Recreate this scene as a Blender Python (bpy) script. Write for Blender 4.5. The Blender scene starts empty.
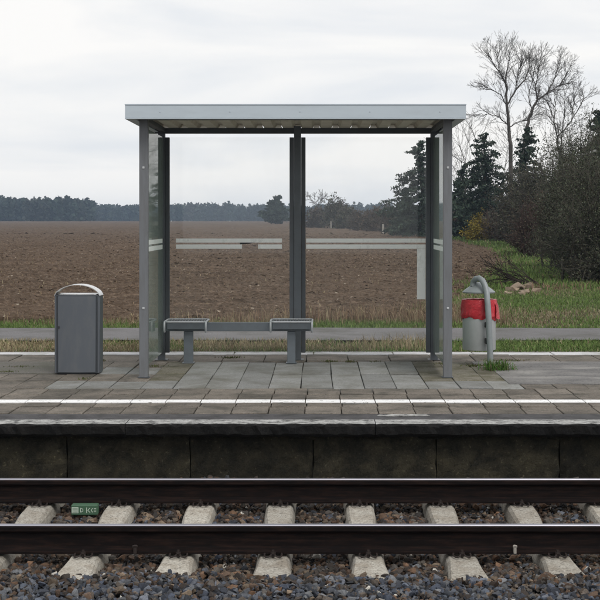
import bpy, bmesh, math, random
import numpy as np
from mathutils import Vector, Matrix, Euler
R = math.radians
scene = bpy.context.scene
COL = scene.collection
random.seed(7)
rng = np.random.default_rng(7)

# ------------------------------------------------------------------ camera
# z = 0 is the platform surface, +Y looks across the tracks, metres
CAM_H, FPX, VX, HY = 1.65, 1326.0, 318.0, 221.0
cam_data = bpy.data.cameras.new("camera")
cam = bpy.data.objects.new("camera", cam_data)
COL.objects.link(cam)
cam.location = (0, 0, CAM_H)
cam.rotation_euler = (R(90), 0, 0)
cam_data.sensor_width = 36
cam_data.lens = FPX / 600 * 36
cam_data.shift_x = (300 - VX) / 600
cam_data.shift_y = -(300 - HY) / 600
cam_data.clip_start = 0.1
cam_data.clip_end = 6000
scene.camera = cam
scene.render.resolution_x = 1024
scene.render.resolution_y = 1024

# ------------------------------------------------------------------ sky, sun, exposure
SUN_EL, SUN_AZ = R(48), R(150)          # azimuth clockwise from +Y: behind the camera, to the right
world = bpy.data.worlds.new("World")
scene.world = world
world.use_nodes = True
wt = world.node_tree
wt.nodes.clear()
def wn(t, **k):
    n = wt.nodes.new(t)
    for a, b in k.items():
        setattr(n, a, b)
    return n
w_out = wn('ShaderNodeOutputWorld')
w_bg = wn('ShaderNodeBackground')
w_bg.inputs['Strength'].default_value = 0.1
w_sky = wn('ShaderNodeTexSky', sky_type='NISHITA', sun_disc=False)
w_sky.sun_elevation = SUN_EL
w_sky.sun_rotation = SUN_AZ
w_sky.air_density = 1.2
w_sky.dust_density = 2.0
w_tc = wn('ShaderNodeTexCoord')
w_map = wn('ShaderNodeMapping')
w_map.inputs['Scale'].default_value = (1.2, 1.2, 5.5)
w_map.inputs['Rotation'].default_value = (0, R(4), 0)
w_map.inputs['Location'].default_value = (0.3, 0.0, 0.55)
w_n = wn('ShaderNodeTexNoise')
w_n.inputs['Scale'].default_value = 2.6
w_n.inputs['Detail'].default_value = 7
w_n.inputs['Roughness'].default_value = 0.52
w_n.inputs['Distortion'].default_value = 0.4
w_r = wn('ShaderNodeValToRGB')
w_r.color_ramp.elements[0].position = 0.36
w_r.color_ramp.elements[0].color = (0.815, 0.84, 0.875, 1)
w_r.color_ramp.elements[1].position = 0.56
w_r.color_ramp.elements[1].color = (1.0, 0.985, 0.965, 1)
w_mul = wn('ShaderNodeVectorMath', operation='SCALE')
w_mul.inputs['Scale'].default_value = 8.9
w_mix = wn('ShaderNodeMix', data_type='RGBA')
w_mix.inputs['Factor'].default_value = 0.96
L = wt.links.new
L(w_tc.outputs['Generated'], w_map.inputs['Vector'])
L(w_map.outputs['Vector'], w_n.inputs['Vector'])
L(w_n.outputs['Fac'], w_r.inputs['Fac'])
L(w_r.outputs['Color'], w_mul.inputs[0])
L(w_sky.outputs['Color'], w_mix.inputs[6])
L(w_mul.outputs['Vector'], w_mix.inputs[7])
L(w_mix.outputs[2], w_bg.inputs['Color'])
L(w_bg.outputs['Background'], w_out.inputs['Surface'])

sun_data = bpy.data.lights.new("sun", 'SUN')
sun_data.energy = 1.5
sun_data.angle = R(25)
sun_data.color = (1.0, 0.97, 0.92)
sun = bpy.data.objects.new("sun", sun_data)
COL.objects.link(sun)
sd = Vector((math.sin(SUN_AZ) * math.cos(SUN_EL), math.cos(SUN_AZ) * math.cos(SUN_EL), math.sin(SUN_EL)))
sun.rotation_euler = sd.to_track_quat('Z', 'Y').to_euler()
sun.location = sd * 60

scene.view_settings.view_transform = 'Standard'
scene.view_settings.look = 'None'
scene.view_settings.exposure = 0.2
scene.view_settings.gamma = 1.0
scene.view_settings.use_curve_mapping = False
scene.render.engine = 'CYCLES'
scene.cycles.max_bounces = 8
scene.cycles.transparent_max_bounces = 16
scene.cycles.volume_bounces = 0

def px_x(px, d): return (px - VX) / FPX * d
def px_z(py, d): return CAM_H - (py - HY) / FPX * d

# ------------------------------------------------------------------ materials
def new_mat(name):
    m = bpy.data.materials.new(name)
    m.use_nodes = True
    nt = m.node_tree
    b = nt.nodes['Principled BSDF']
    return m, nt, b
def N(nt, t, **k):
    n = nt.nodes.new(t)
    for a, v in k.items():
        setattr(n, a, v)
    return n
def pos_noise(nt, scale, detail=5, rough=0.6, stretch=None, dist=0.0):
    g = N(nt, 'ShaderNodeNewGeometry')
    n = N(nt, 'ShaderNodeTexNoise')
    n.inputs['Scale'].default_value = scale
    n.inputs['Detail'].default_value = detail
    n.inputs['Roughness'].default_value = rough
    n.inputs['Distortion'].default_value = dist
    src = g.outputs['Position']
    if stretch:
        mp = N(nt, 'ShaderNodeMapping')
        mp.inputs['Scale'].default_value = stretch
        nt.links.new(src, mp.inputs['Vector'])
        src = mp.outputs['Vector']
    nt.links.new(src, n.inputs['Vector'])
    return n.outputs['Fac']
def ramp(nt, fac, stops):
    r = N(nt, 'ShaderNodeValToRGB')
    while len(r.color_ramp.elements) < len(stops):
        r.color_ramp.elements.new(0.5)
    for e, (p, c) in zip(r.color_ramp.elements, stops):
        e.position = p
        e.color = (*c, 1) if len(c) == 3 else c
    nt.links.new(fac, r.inputs['Fac'])
    return r.outputs['Color']
def mixc(nt, fac, a, b, mode='MIX'):
    m = N(nt, 'ShaderNodeMix', data_type='RGBA', blend_type=mode)
    for sock, v in ((m.inputs[0], fac), (m.inputs[6], a), (m.inputs[7], b)):
        if isinstance(v, (int, float)):
            sock.default_value = v
        elif isinstance(v, tuple):
            sock.default_value = (*v, 1)
        else:
            nt.links.new(v, sock)
    return m.outputs[2]
def bump(nt, b, fac, strength, dist):
    bm_ = N(nt, 'ShaderNodeBump')
    bm_.inputs['Strength'].default_value = strength
    bm_.inputs['Distance'].default_value = dist
    nt.links.new(fac, bm_.inputs['Height'])
    nt.links.new(bm_.outputs['Normal'], b.inputs['Normal'])
def hsv_rand(nt, col, lo, hi, attr='Random'):
    o = N(nt, 'ShaderNodeObjectInfo')
    mr = N(nt, 'ShaderNodeMapRange')
    mr.inputs['To Min'].default_value = lo
    mr.inputs['To Max'].default_value = hi
    nt.links.new(o.outputs['Random'], mr.inputs['Value'])
    h = N(nt, 'ShaderNodeHueSaturation')
    nt.links.new(mr.outputs['Result'], h.inputs['Value'])
    nt.links.new(col, h.inputs['Color'])
    return h.outputs['Color']

def mat_speckle(name, c0, c1, c2, fine, coarse, rough=0.9, bmp=0.4, bdist=0.004, rand=None, stretch=None, cf=0.5, pit=None):
    """mottled mineral surface: fine grain between c0 and c1, coarse stains towards c2"""
    m, nt, b = new_mat(name)
    f = pos_noise(nt, fine, 4, 0.7)
    col = ramp(nt, f, [(0.3, c0), (0.7, c1)])
    g = pos_noise(nt, coarse, 6, 0.65, stretch, 0.3)
    gm = ramp(nt, g, [(0.42, (0, 0, 0)), (0.68, (cf * 2, cf * 2, cf * 2))])
    col = mixc(nt, gm, col, c2)
    if pit:
        sp = pos_noise(nt, pit[0], 3, 0.75)
        lo, hi = pit[1], pit[2]
        col = mixc(nt, 1.0, col, ramp(nt, sp, [(0.30, (lo,) * 3), (0.45, (1, 1, 1)), (0.60, (1, 1, 1)), (0.74, (hi,) * 3)]), 'MULTIPLY')
    if rand:
        col = hsv_rand(nt, col, *rand)
    nt.links.new(col, b.inputs['Base Color'])
    b.inputs['Roughness'].default_value = rough
    b.inputs['Specular IOR Level'].default_value = 0.25
    bump(nt, b, f, bmp, bdist)
    return m
def mat_metal(name, c, rough=0.45, metallic=0.0, dirt=(0.05, 0.05, 0.045), amt=0.35, scale=9, spec=0.5, streak=None):
    m, nt, b = new_mat(name)
    g = pos_noise(nt, scale, 7, 0.7, streak)
    gm = ramp(nt, g, [(0.45, (0, 0, 0)), (0.8, (amt, amt, amt))])
    col = mixc(nt, gm, c, dirt)
    nt.links.new(col, b.inputs['Base Color'])
    rr = N(nt, 'ShaderNodeMapRange')
    rr.inputs['To Min'].default_value = rough - 0.08
    rr.inputs['To Max'].default_value = min(1, rough + 0.2)
    nt.links.new(g, rr.inputs['Value'])
    nt.links.new(rr.outputs['Result'], b.inputs['Roughness'])
    b.inputs['Metallic'].default_value = metallic
    b.inputs['Specular IOR Level'].default_value = spec
    f = pos_noise(nt, 160, 3, 0.6)
    bump(nt, b, f, 0.05, 0.001)
    return m
def mat_plain(name, c, rough=0.6, metallic=0.0, spec=0.4):
    m, nt, b = new_mat(name)
    f = pos_noise(nt, 40, 5, 0.7)
    col = mixc(nt, ramp(nt, f, [(0.35, (0, 0, 0)), (0.75, (0.3, 0.3, 0.3))]), c, tuple(x * 0.6 for x in c))
    nt.links.new(col, b.inputs['Base Color'])
    b.inputs['Roughness'].default_value = rough
    b.inputs['Metallic'].default_value = metallic
    b.inputs['Specular IOR Level'].default_value = spec
    return m
def mat_attr(name, rough=0.9, spec=0.2, grain=60, bdist=0.003, mul=(0.7, 1.25), transl=0.0):
    """colour comes from the mesh's own 'Col' attribute, broken up by grain"""
    m, nt, b = new_mat(name)
    a = N(nt, 'ShaderNodeAttribute', attribute_name='Col')
    f = pos_noise(nt, grain, 4, 0.7)
    v = ramp(nt, f, [(0.25, (mul[0],) * 3), (0.75, (mul[1],) * 3)])
    col = mixc(nt, 1.0, a.outputs['Color'], v, 'MULTIPLY')
    nt.links.new(col, b.inputs['Base Color'])
    b.inputs['Roughness'].default_value = rough
    b.inputs['Specular IOR Level'].default_value = spec
    if bdist:
        bump(nt, b, f, 0.5, bdist)
    return m

M = {}
M['slab_brown'] = mat_speckle('brown_concrete', (0.088, 0.076, 0.063), (0.225, 0.198, 0.168), (0.065, 0.06, 0.05), 90, 2.6, rand=(0.8, 1.25), bmp=0.5, pit=(24, .42, 1.6))
M['slab_grey'] = mat_speckle('grey_concrete', (0.17, 0.172, 0.167), (0.285, 0.288, 0.28), (0.14, 0.138, 0.12), 70, 2.2, rand=(0.84, 1.14), bmp=0.3, pit=(24, .66, 1.25))
M['slab_moss'] = mat_speckle('mossy_concrete', (0.10, 0.092, 0.07), (0.22, 0.205, 0.17), (0.075, 0.07, 0.038), 60, 3.5, rand=(0.85, 1.15), bmp=0.4, cf=.5, pit=(20, .55, 1.3))
M['joint_dirt'] = mat_speckle('joint_dirt', (0.03, 0.027, 0.02), (0.075, 0.066, 0.052), (0.035, 0.045, 0.02), 60, 4)
M['asphalt'] = mat_speckle('old_asphalt', (0.08, 0.078, 0.078), (0.17, 0.165, 0.162), (0.29, 0.28, 0.265), 55, 2.2, stretch=(0.5, 1, 1), cf=0.4, pit=(20, .5, 1.45))
M['asphalt_left'] = mat_speckle('dirty_asphalt', (0.07, 0.064, 0.058), (0.15, 0.14, 0.128), (0.075, 0.08, 0.05), 55, 2.4, cf=0.35, pit=(34, .5, 1.5))
M['asphalt_strip'] = mat_speckle('dark_asphalt', (0.045, 0.044, 0.047), (0.10, 0.097, 0.1), (0.03, 0.03, 0.03), 120, 5)
M['path'] = mat_speckle('path_asphalt', (0.10, 0.097, 0.10), (0.19, 0.185, 0.19), (0.09, 0.088, 0.08), 60, 1.2, pit=(30, .6, 1.4))
M['gravel'] = mat_speckle('fine_gravel', (0.07, 0.062, 0.055), (0.19, 0.175, 0.16), (0.08, 0.085, 0.045), 45, 3, bmp=0.9, bdist=0.01)
M['coping'] = mat_speckle('coping_concrete', (0.035, 0.035, 0.037), (0.10, 0.098, 0.095), (0.012, 0.012, 0.014), 60, 5, bmp=0.8, bdist=0.01, cf=0.5)
M['coping_front'] = mat_speckle('dark_concrete', (0.003, 0.003, 0.0033), (0.011, 0.011, 0.0115), (0.022, 0.020, 0.018), 50, 6, bmp=0.9, bdist=0.012, cf=0.25, pit=(26, .35, 2.2))  # near-black coping front, lighter in coarse blotches
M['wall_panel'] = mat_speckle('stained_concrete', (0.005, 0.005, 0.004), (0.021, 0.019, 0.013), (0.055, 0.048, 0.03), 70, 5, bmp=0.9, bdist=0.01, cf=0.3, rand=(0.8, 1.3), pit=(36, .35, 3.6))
M['kerb'] = mat_speckle('pale_kerb', (0.42, 0.42, 0.43), (0.6, 0.6, 0.62), (0.3, 0.3, 0.28), 50, 3)
M['sleeper'] = mat_speckle('sleeper_concrete', (0.22, 0.20, 0.17), (0.55, 0.525, 0.465), (0.2, 0.16, 0.115), 75, 6, bmp=0.8, bdist=0.006, cf=0.3, rand=(0.85, 1.12), pit=(42, .3, 1.25))
M['rail'] = mat_metal('rusty_rail', (0.007, 0.0055, 0.0055), 0.85, 0.0, (0.032, 0.018, 0.014), 0.9, 14, 0.06, (0.4, 3, 3))
M['rail_head'] = mat_metal('polished_rail', (0.38, 0.375, 0.42), 0.38, 1.0, (0.24, 0.23, 0.25), 0.7, 12, 0.5, (0.2, 8, 8))
M['clip'] = mat_plain('rusty_clip', (0.02, 0.013, 0.011), 0.7)
M['paint'] = None
M['steel_blue'] = mat_metal('blue_grey_paint', (0.14, 0.148, 0.16), 0.4, 0.0, (0.075, 0.072, 0.066), 0.6, 5, 0.5, (5, 5, .7))
M['steel_dark'] = mat_metal('dark_steel', (0.065, 0.073, 0.083), 0.45, 0.0, (0.03, 0.03, 0.03), 0.4, 6)
M['steel_post'] = mat_metal('rear_steel', (0.10, 0.112, 0.127), 0.45, 0.0, (0.05, 0.05, 0.05), 0.4, 6)
M['fascia'] = mat_metal('fascia_paint', (0.45, 0.51, 0.56), 0.35, 0.0, (0.3, 0.33, 0.36), 0.4, 3.5, 0.5, (0.5, 1, 2))
M['roof_under'] = mat_metal('roof_sheet', (0.72, 0.66, 0.55), 0.45, 0.0, (0.42, 0.36, 0.28), 0.7, 5, 0.4)
M['bench'] = mat_metal('bench_paint', (0.12, 0.14, 0.16), 0.45, 0.0, (0.07, 0.07, 0.07), 0.4, 9)
M['wire'] = mat_metal('galvanised_wire', (0.40, 0.42, 0.44), 0.4, 0.3, (0.25, 0.25, 0.25), 0.4, 20)
M['bin_paint'] = mat_metal('bin_paint', (0.082, 0.092, 0.108), 0.42, 0.0, (0.125, 0.13, 0.132), 0.6, 5, 0.5, (2.5, 2.5, .8))
M['bin_dark'] = mat_plain('bin_seam', (0.03, 0.035, 0.042), 0.6)
M['stainless'] = mat_metal('stainless', (0.78, 0.78, 0.78), 0.22, 1.0, (0.5, 0.5, 0.5), 0.3, 8)
M['galv'] = mat_metal('galvanised_steel', (0.46, 0.475, 0.485), 0.42, 0.3, (0.3, 0.31, 0.315), 0.6, 7)
M['galv_pole'] = mat_metal('galvanised_pole', (0.25, 0.275, 0.285), 0.45, 0.2, (0.16, 0.17, 0.17), 0.6, 10)
M['black'] = mat_plain('black_plastic', (0.02, 0.02, 0.022), 0.6)
M['soil_base'] = mat_speckle('bare_soil', (0.05, 0.042, 0.03), (0.12, 0.10, 0.07), (0.06, 0.075, 0.028), 14, 0.5, bmp=0.8, bdist=0.03)
M['ballast_bed'] = mat_speckle('ballast_dust', (0.012, 0.011, 0.010), (0.035, 0.03, 0.027), (0.03, 0.025, 0.02), 30, 3)
M['stone'] = mat_attr('ballast_stone', 0.8, 0.3, 90, 0.004, (0.55, 1.45))
M['leaf'] = mat_attr('leafage', 0.8, 0.2, 3.0, 0.0, (0.7, 1.3))
M['bark'] = mat_attr('bark', 0.9, 0.15, 8.0, 0.0, (0.7, 1.3))
M['rubble'] = mat_speckle('tan_stone', (0.2, 0.15, 0.11), (0.36, 0.29, 0.22), (0.12, 0.09, 0.065), 12, 3, rand=(0.8, 1.2))
M['house_wall'] = mat_plain('render_wall', (0.34, 0.33, 0.32), 0.9)
M['house_roof'] = mat_plain('tile_roof', (0.12, 0.085, 0.075), 0.9)
M['glass_dark'] = mat_plain('window_glass', (0.02, 0.022, 0.025), 0.15)
M['carton'] = mat_plain('green_card', (0.05, 0.11, 0.065), 0.6)
M['carton_print'] = mat_plain('pale_print', (0.52, 0.6, 0.52), 0.55)
M['post_wood'] = mat_plain('grey_wood', (0.3, 0.28, 0.25), 0.9)

def make_paint():
    m, nt, b = new_mat('line_paint')
    w = pos_noise(nt, 26, 7, 0.75)
    col = ramp(nt, w, [(0.36, (0.25, 0.24, 0.22)), (0.44, (0.78, 0.78, 0.78)), (1, (0.86, 0.86, 0.87))])
    nt.links.new(col, b.inputs['Base Color'])
    b.inputs['Roughness'].default_value = 0.7
    return m
M['paint'] = make_paint()
def make_worn_edge():
    m, nt, b = new_mat('worn_edge_paint')
    w = pos_noise(nt, 13, 9, 0.85, (0.7, 0.8, 1))
    col = ramp(nt, w, [(0.42, (0.04, 0.04, 0.04)), (0.49, (0.26, 0.26, 0.25)), (0.60, (0.45, 0.45, 0.44))])
    nt.links.new(col, b.inputs['Base Color'])
    b.inputs['Roughness'].default_value = 0.85
    bump(nt, b, w, 0.5, 0.004)
    return m
M['worn_edge'] = make_worn_edge()
def make_bag():
    m, nt, b = new_mat('red_plastic_bag')
    w = pos_noise(nt, 30, 5, 0.6, None, 1.0)
    col = ramp(nt, w, [(0.3, (0.34, 0.012, 0.02)), (0.7, (0.56, 0.03, 0.045))])
    nt.links.new(col, b.inputs['Base Color'])
    b.inputs['Roughness'].default_value = 0.3
    bump(nt, b, w, 0.6, 0.012)
    return m
M['bag'] = make_bag()
def make_glass(name, tint, veil, veil_col=(0.7, 0.72, 0.7), dscale=3.5):
    m = bpy.data.materials.new(name)
    m.use_nodes = True
    nt = m.node_tree
    nt.nodes.clear()
    out = N(nt, 'ShaderNodeOutputMaterial')
    tr = N(nt, 'ShaderNodeBsdfTransparent')
    tr.inputs['Color'].default_value = (*tint, 1)
    gl = N(nt, 'ShaderNodeBsdfGlossy')
    gl.inputs['Roughness'].default_value = 0.02
    df = N(nt, 'ShaderNodeBsdfDiffuse')  # pale veil over the panes: painted reflection plus some dust; frosting on film
    df.inputs['Color'].default_value = (*veil_col, 1)
    fr = N(nt, 'ShaderNodeFresnel')
    fr.inputs['IOR'].default_value = 1.3
    s1 = N(nt, 'ShaderNodeMixShader')
    s2 = N(nt, 'ShaderNodeMixShader')
    d = pos_noise(nt, dscale, 8, 0.75, (1, 1, 0.5))
    mr = N(nt, 'ShaderNodeMapRange')
    mr.inputs['From Min'].default_value = 0.3
    mr.inputs['From Max'].default_value = 0.75
    mr.inputs['To Min'].default_value = veil * 0.5
    mr.inputs['To Max'].default_value = veil * 1.7
    nt.links.new(d, mr.inputs['Value'])
    nt.links.new(fr.outputs['Fac'], s1.inputs['Fac'])
    nt.links.new(tr.outputs['BSDF'], s1.inputs[1])
    nt.links.new(gl.outputs['BSDF'], s1.inputs[2])
    nt.links.new(mr.outputs['Result'], s2.inputs['Fac'])
    nt.links.new(s1.outputs['Shader'], s2.inputs[1])
    if veil > .5:
        tl_ = N(nt, 'ShaderNodeBsdfTranslucent'); tl_.inputs['Color'].default_value = (*veil_col, 1)
        s3 = N(nt, 'ShaderNodeMixShader'); s3.inputs['Fac'].default_value = .5
        nt.links.new(df.outputs['BSDF'], s3.inputs[1]); nt.links.new(tl_.outputs['BSDF'], s3.inputs[2])
        nt.links.new(s3.outputs['Shader'], s2.inputs[2])
    else:
        nt.links.new(df.outputs['BSDF'], s2.inputs[2])
    nt.links.new(s2.outputs['Shader'], out.inputs['Surface'])
    return m
M['glass'] = make_glass('shelter_glass', (0.995, 0.997, 0.996), 0.018)
M['glass_side'] = make_glass('side_glass', (0.88, 0.945, 0.91), 0.11, (.78, .88, .81), .5)
M['film'] = make_glass('frosted_film', (0.9, 0.92, 0.91), 1.0, (0.97, 0.98, 0.97))
def make_field():
    m, nt, b = new_mat('ploughed_soil')
    f = pos_noise(nt, 7, 8, 0.85)
    col = ramp(nt, f, [(0.32, (0.028, 0.019, 0.013)), (0.5, (0.082, 0.058, 0.041)), (0.66, (0.205, 0.155, 0.115))])
    g = pos_noise(nt, 0.12, 5, 0.6, (1, 0.35, 1))
    fw = pos_noise(nt, 1.0, 4, 0.6, (0.12, 1.6, 1))
    col = mixc(nt, 1.0, col, ramp(nt, fw, [(0.33, (.62, .60, .58)), (0.67, (1.3, 1.3, 1.3))]), 'MULTIPLY')
    col = mixc(nt, ramp(nt, g, [(0.4, (0, 0, 0)), (0.7, (0.55, 0.55, 0.55))]), col, (0.115, 0.083, 0.06))
    # pale stubble and stones
    geo = N(nt, 'ShaderNodeNewGeometry')
    v = N(nt, 'ShaderNodeTexVoronoi')
    v.inputs['Scale'].default_value = 4.0
    nt.links.new(geo.outputs['Position'], v.inputs['Vector'])
    dots = ramp(nt, v.outputs['Distance'], [(0.10, (1, 1, 1)), (0.16, (0, 0, 0))])
    vr = N(nt, 'ShaderNodeSeparateColor')
    nt.links.new(v.outputs['Color'], vr.inputs['Color'])
    sel = ramp(nt, vr.outputs['Red'], [(0.62, (0, 0, 0)), (0.66, (1, 1, 1))])
    msk = mixc(nt, 1.0, dots, sel, 'MULTIPLY')
    col = mixc(nt, msk, col, (0.36, 0.31, 0.25))
    nt.links.new(col, b.inputs['Base Color'])
    b.inputs['Roughness'].default_value = 1.0
    b.inputs['Specular IOR Level'].default_value = 0.1
    bump(nt, b, f, 0.5, 0.05)
    return m
M['field'] = make_field()

# ------------------------------------------------------------------ mesh helpers
class MB:
    def __init__(s):
        s.v, s.f, s.c = [], [], []
    def quad(s, a, b, c, d):
        n = len(s.v); s.v += [tuple(a), tuple(b), tuple(c), tuple(d)]; s.f.append((n, n+1, n+2, n+3))
    def box(s, x0, x1, y0, y1, z0, z1):
        n = len(s.v)
        s.v += [(x0,y0,z0),(x1,y0,z0),(x1,y1,z0),(x0,y1,z0),(x0,y0,z1),(x1,y0,z1),(x1,y1,z1),(x0,y1,z1)]
        s.f += [(n,n+3,n+2,n+1),(n+4,n+5,n+6,n+7),(n,n+1,n+5,n+4),(n+1,n+2,n+6,n+5),(n+2,n+3,n+7,n+6),(n+3,n,n+4,n+7)]
        return s
    def tube(s, pts, rads, k=8, cap=True):
        n0 = len(s.v)
        P = [Vector(p) for p in pts]
        ref = None
        for i, p in enumerate(P):
            t = (P[min(i+1, len(P)-1)] - P[max(i-1, 0)])
            t = t.normalized() if t.length > 1e-9 else Vector((0, 0, 1))
            if ref is None:
                ref = Vector((1, 0, 0)) if abs(t.x) < 0.8 else Vector((0, 1, 0))
            u = (ref - t * ref.dot(t)).normalized()
            w = t.cross(u); ref = u
            for j in range(k):
                a = 2 * math.pi * j / k
                s.v.append(tuple(p + (u * math.cos(a) + w * math.sin(a)) * rads[i]))
        for i in range(len(P) - 1):
            for j in range(k):
                a = n0 + i * k + j; b = n0 + i * k + (j + 1) % k
                s.f.append((a, b, b + k, a + k))
        if cap:
            s.f.append(tuple(n0 + j for j in range(k))[::-1])
            s.f.append(tuple(n0 + (len(P) - 1) * k + j for j in range(k)))
        return s
    def lathe(s, prof, cx, cy, k=32):
        n0 = len(s.v)
        for r, z in prof:
            for j in range(k):
                a = 2 * math.pi * j / k
                s.v.append((cx + r * math.cos(a), cy + r * math.sin(a), z))
        for i in range(len(prof) - 1):
            for j in range(k):
                a = n0 + i * k + j; b = n0 + i * k + (j + 1) % k
                s.f.append((a, b, b + k, a + k))
        return s
    def prism(s, poly, axis, a0, a1):
        """poly: list of 2-D points; axis 'x','y','z' extruded from a0 to a1"""
        n = len(s.v); k = len(poly)
        def p3(p, a):
            return {'x': (a, p[0], p[1]), 'y': (p[0], a, p[1]), 'z': (p[0], p[1], a)}[axis]
        s.v += [p3(p, a0) for p in poly] + [p3(p, a1) for p in poly]
        s.f += [tuple(range(n, n + k))[::-1], tuple(range(n + k, n + 2 * k))]
        for i in range(k):
            j = (i + 1) % k
            s.f.append((n + i, n + j, n + k + j, n + k + i))
        return s
    def mesh(s, name, mat, smooth=False, bevel=0.0, segs=1):
        me = bpy.data.meshes.new(name)
        me.from_pydata(s.v, [], s.f)
        bm = bmesh.new(); bm.from_mesh(me)
        bmesh.ops.recalc_face_normals(bm, faces=bm.faces)
        if bevel:
            es = [e for e in bm.edges if len(e.link_faces) == 2 and e.calc_face_angle(0) > 0.5]
            bmesh.ops.bevel(bm, geom=es, offset=bevel, segments=segs, affect='EDGES', clamp_overlap=True)
        for f in bm.faces: f.smooth = smooth
        bm.to_mesh(me); bm.free()
        if smooth:
            try: me.set_sharp_from_angle(angle=R(38))
            except Exception: pass
        if mat: me.materials.append(mat)
        return me
    def build(s, name, mat, parent=None, smooth=False, bevel=0.0, segs=1):
        return link(name, s.mesh(name, mat, smooth, bevel, segs), parent)
def link(name, me, parent=None, loc=None):
    o = bpy.data.objects.new(name, me)
    COL.objects.link(o)
    if parent: o.parent = parent
    if loc: o.location = loc
    return o
def tag(o, label=None, cat=None, group=None, kind=None):
    if label: o['label'] = label
    if cat: o['category'] = cat
    if group: o['group'] = group
    if kind: o['kind'] = kind
    return o
def thing(name, loc, label, cat, group=None):
    o = bpy.data.objects.new(name, None)
    o.empty_display_size = 0.1
    COL.objects.link(o); o.location = loc
    return tag(o, label, cat, group)
def np_mesh(name, verts, faces, mat, cols=None, smooth=False):
    """verts (n,3), faces (m,k) arrays"""
    me = bpy.data.meshes.new(name)
    m, k = faces.shape
    me.vertices.add(len(verts)); me.vertices.foreach_set('co', np.ascontiguousarray(verts, dtype=np.float32).ravel())
    me.loops.add(m * k); me.loops.foreach_set('vertex_index', np.ascontiguousarray(faces, dtype=np.int32).ravel())
    me.polygons.add(m)
    me.polygons.foreach_set('loop_start', np.arange(0, m * k, k, dtype=np.int32))
    me.polygons.foreach_set('loop_total', np.full(m, k, dtype=np.int32))
    me.polygons.foreach_set('use_smooth', np.full(m, smooth, dtype=bool))
    if cols is not None:
        a = me.color_attributes.new('Col', 'FLOAT_COLOR', 'POINT')
        c4 = np.ones((len(verts), 4), dtype=np.float32); c4[:, :3] = cols
        a.data.foreach_set('color', c4.ravel())
    me.update(calc_edges=True)
    me.materials.append(mat)
    return me

# ================================================================== SETTING
RAIL_Z, SLP_Z = -0.30, -0.48
D_NEAR, D_FAR = 8.48, 9.985
EDGE = 10.78
def terrain_z(d):
    t = np.clip((np.asarray(d, dtype=float) - 90) / 700, 0, 1)
    return 1.5 * t * t * (3 - 2 * t)
def field_edge(d):
    return np.interp(d, [22, 31.7, 37, 43.7, 54.7, 70, 84, 100, 125, 160, 230, 300, 900], [1.2, 3.3, 4.6, 6.0, 8.1, 9.8, 11, 11.6, 13, 13, 8, 20, 80])

# ground sheet behind the platform out to the horizon
ys = np.concatenate([np.linspace(16.9, 60, 60), np.geomspace(62, 1500, 70)])
xs = np.concatenate([-np.geomspace(700, 12, 24), np.linspace(-10, 14, 60), np.geomspace(16, 700, 24)])
X, Y = np.meshgrid(xs, ys)
Z = terrain_z(Y) - 0.10 + 0.02 * np.sin(X * 1.7 + Y) * np.sin(Y * 1.1)
V = np.stack([X, Y, Z], -1).reshape(-1, 3)
nx = len(xs); idx = np.arange(len(V)).reshape(len(ys), nx)
F = np.stack([idx[:-1, :-1], idx[:-1, 1:], idx[1:, 1:], idx[1:, :-1]], -1).reshape(-1, 4)
tag(link('ground', np_mesh('ground', V, F, M['soil_base'], smooth=True)), 'bare and grassy ground beyond the platform', None, None, 'structure')

# ploughed field: fine clods near, coarser far
def fbm(x, y, seed, octs):
    r = np.random.default_rng(seed)
    out = np.zeros_like(x)
    for fr, am in octs:
        for _ in range(4):
            a = r.uniform(0, 2 * np.pi); p = r.uniform(0, 6.28); q = r.uniform(0.75, 1.3) * fr
            out += am * np.sin((x * np.cos(a) + y * np.sin(a)) * q + p) / 2
    return out
def field_patch(ys, nu, xmin):
    U = np.linspace(0, 1, nu)[None, :]
    e = field_edge(ys)[:, None] + (0.25 * np.sin(ys * 1.9) + 0.15 * np.sin(ys * 4.7))[:, None]
    x0 = xmin(ys)[:, None]
    X = x0 + (e - x0) * U
    Y = np.repeat(ys[:, None], nu, 1)
    return X, Y
def grid_faces(a, b):
    idx = np.arange(a * b).reshape(a, b)
    return np.stack([idx[:-1, :-1], idx[:-1, 1:], idx[1:, 1:], idx[1:, :-1]], -1).reshape(-1, 4)
ysn = np.geomspace(22.6, 170, 760)
X, Y = field_patch(ysn, 470, lambda y: -0.36 * y - 6)
cell = (ysn * 0.00266)[:, None]
X = X + rng.normal(0, 1, X.shape) * cell * .25; Y = Y + rng.normal(0, 1, Y.shape) * cell * .25
Z = fbm(X, Y, 3, [(2.2, 0.02), (7, 0.02), (13, 0.012)]) + rng.normal(0, 1, X.shape) * np.minimum(cell * .14, .03) * np.interp(ysn, [60, 170], [1, .5])[:, None] + np.maximum(0, rng.normal(0, 1, X.shape) - 1.0) * np.minimum(cell * .18, .035) * np.interp(ysn, [60, 170], [1, .3])[:, None]
Z = Z - 0.02 + terrain_z(Y)
Z[:2, :] = -0.2
Z[:, -3:] -= 0.06; Z[:, -1] -= 0.2
V = np.stack([X, Y, Z], -1).reshape(-1, 3)
ysf = np.geomspace(169, 830, 220)
X, Y = field_patch(ysf, 300, lambda y: -0.42 * y - 5)
Z = terrain_z(Y) - 0.03 + rng.normal(0, 1, X.shape) * .07
Z[:, -1] -= 0.3
V2 = np.stack([X, Y, Z], -1).reshape(-1, 3)
F1 = grid_faces(len(ysn), 470); F2 = grid_faces(len(ysf), 300) + len(V)
tag(link('field', np_mesh('field', np.concatenate([V, V2]), np.concatenate([F1, F2]), M['field'])), 'brown ploughed field stretching to the far woods', None, None, 'structure')

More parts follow.
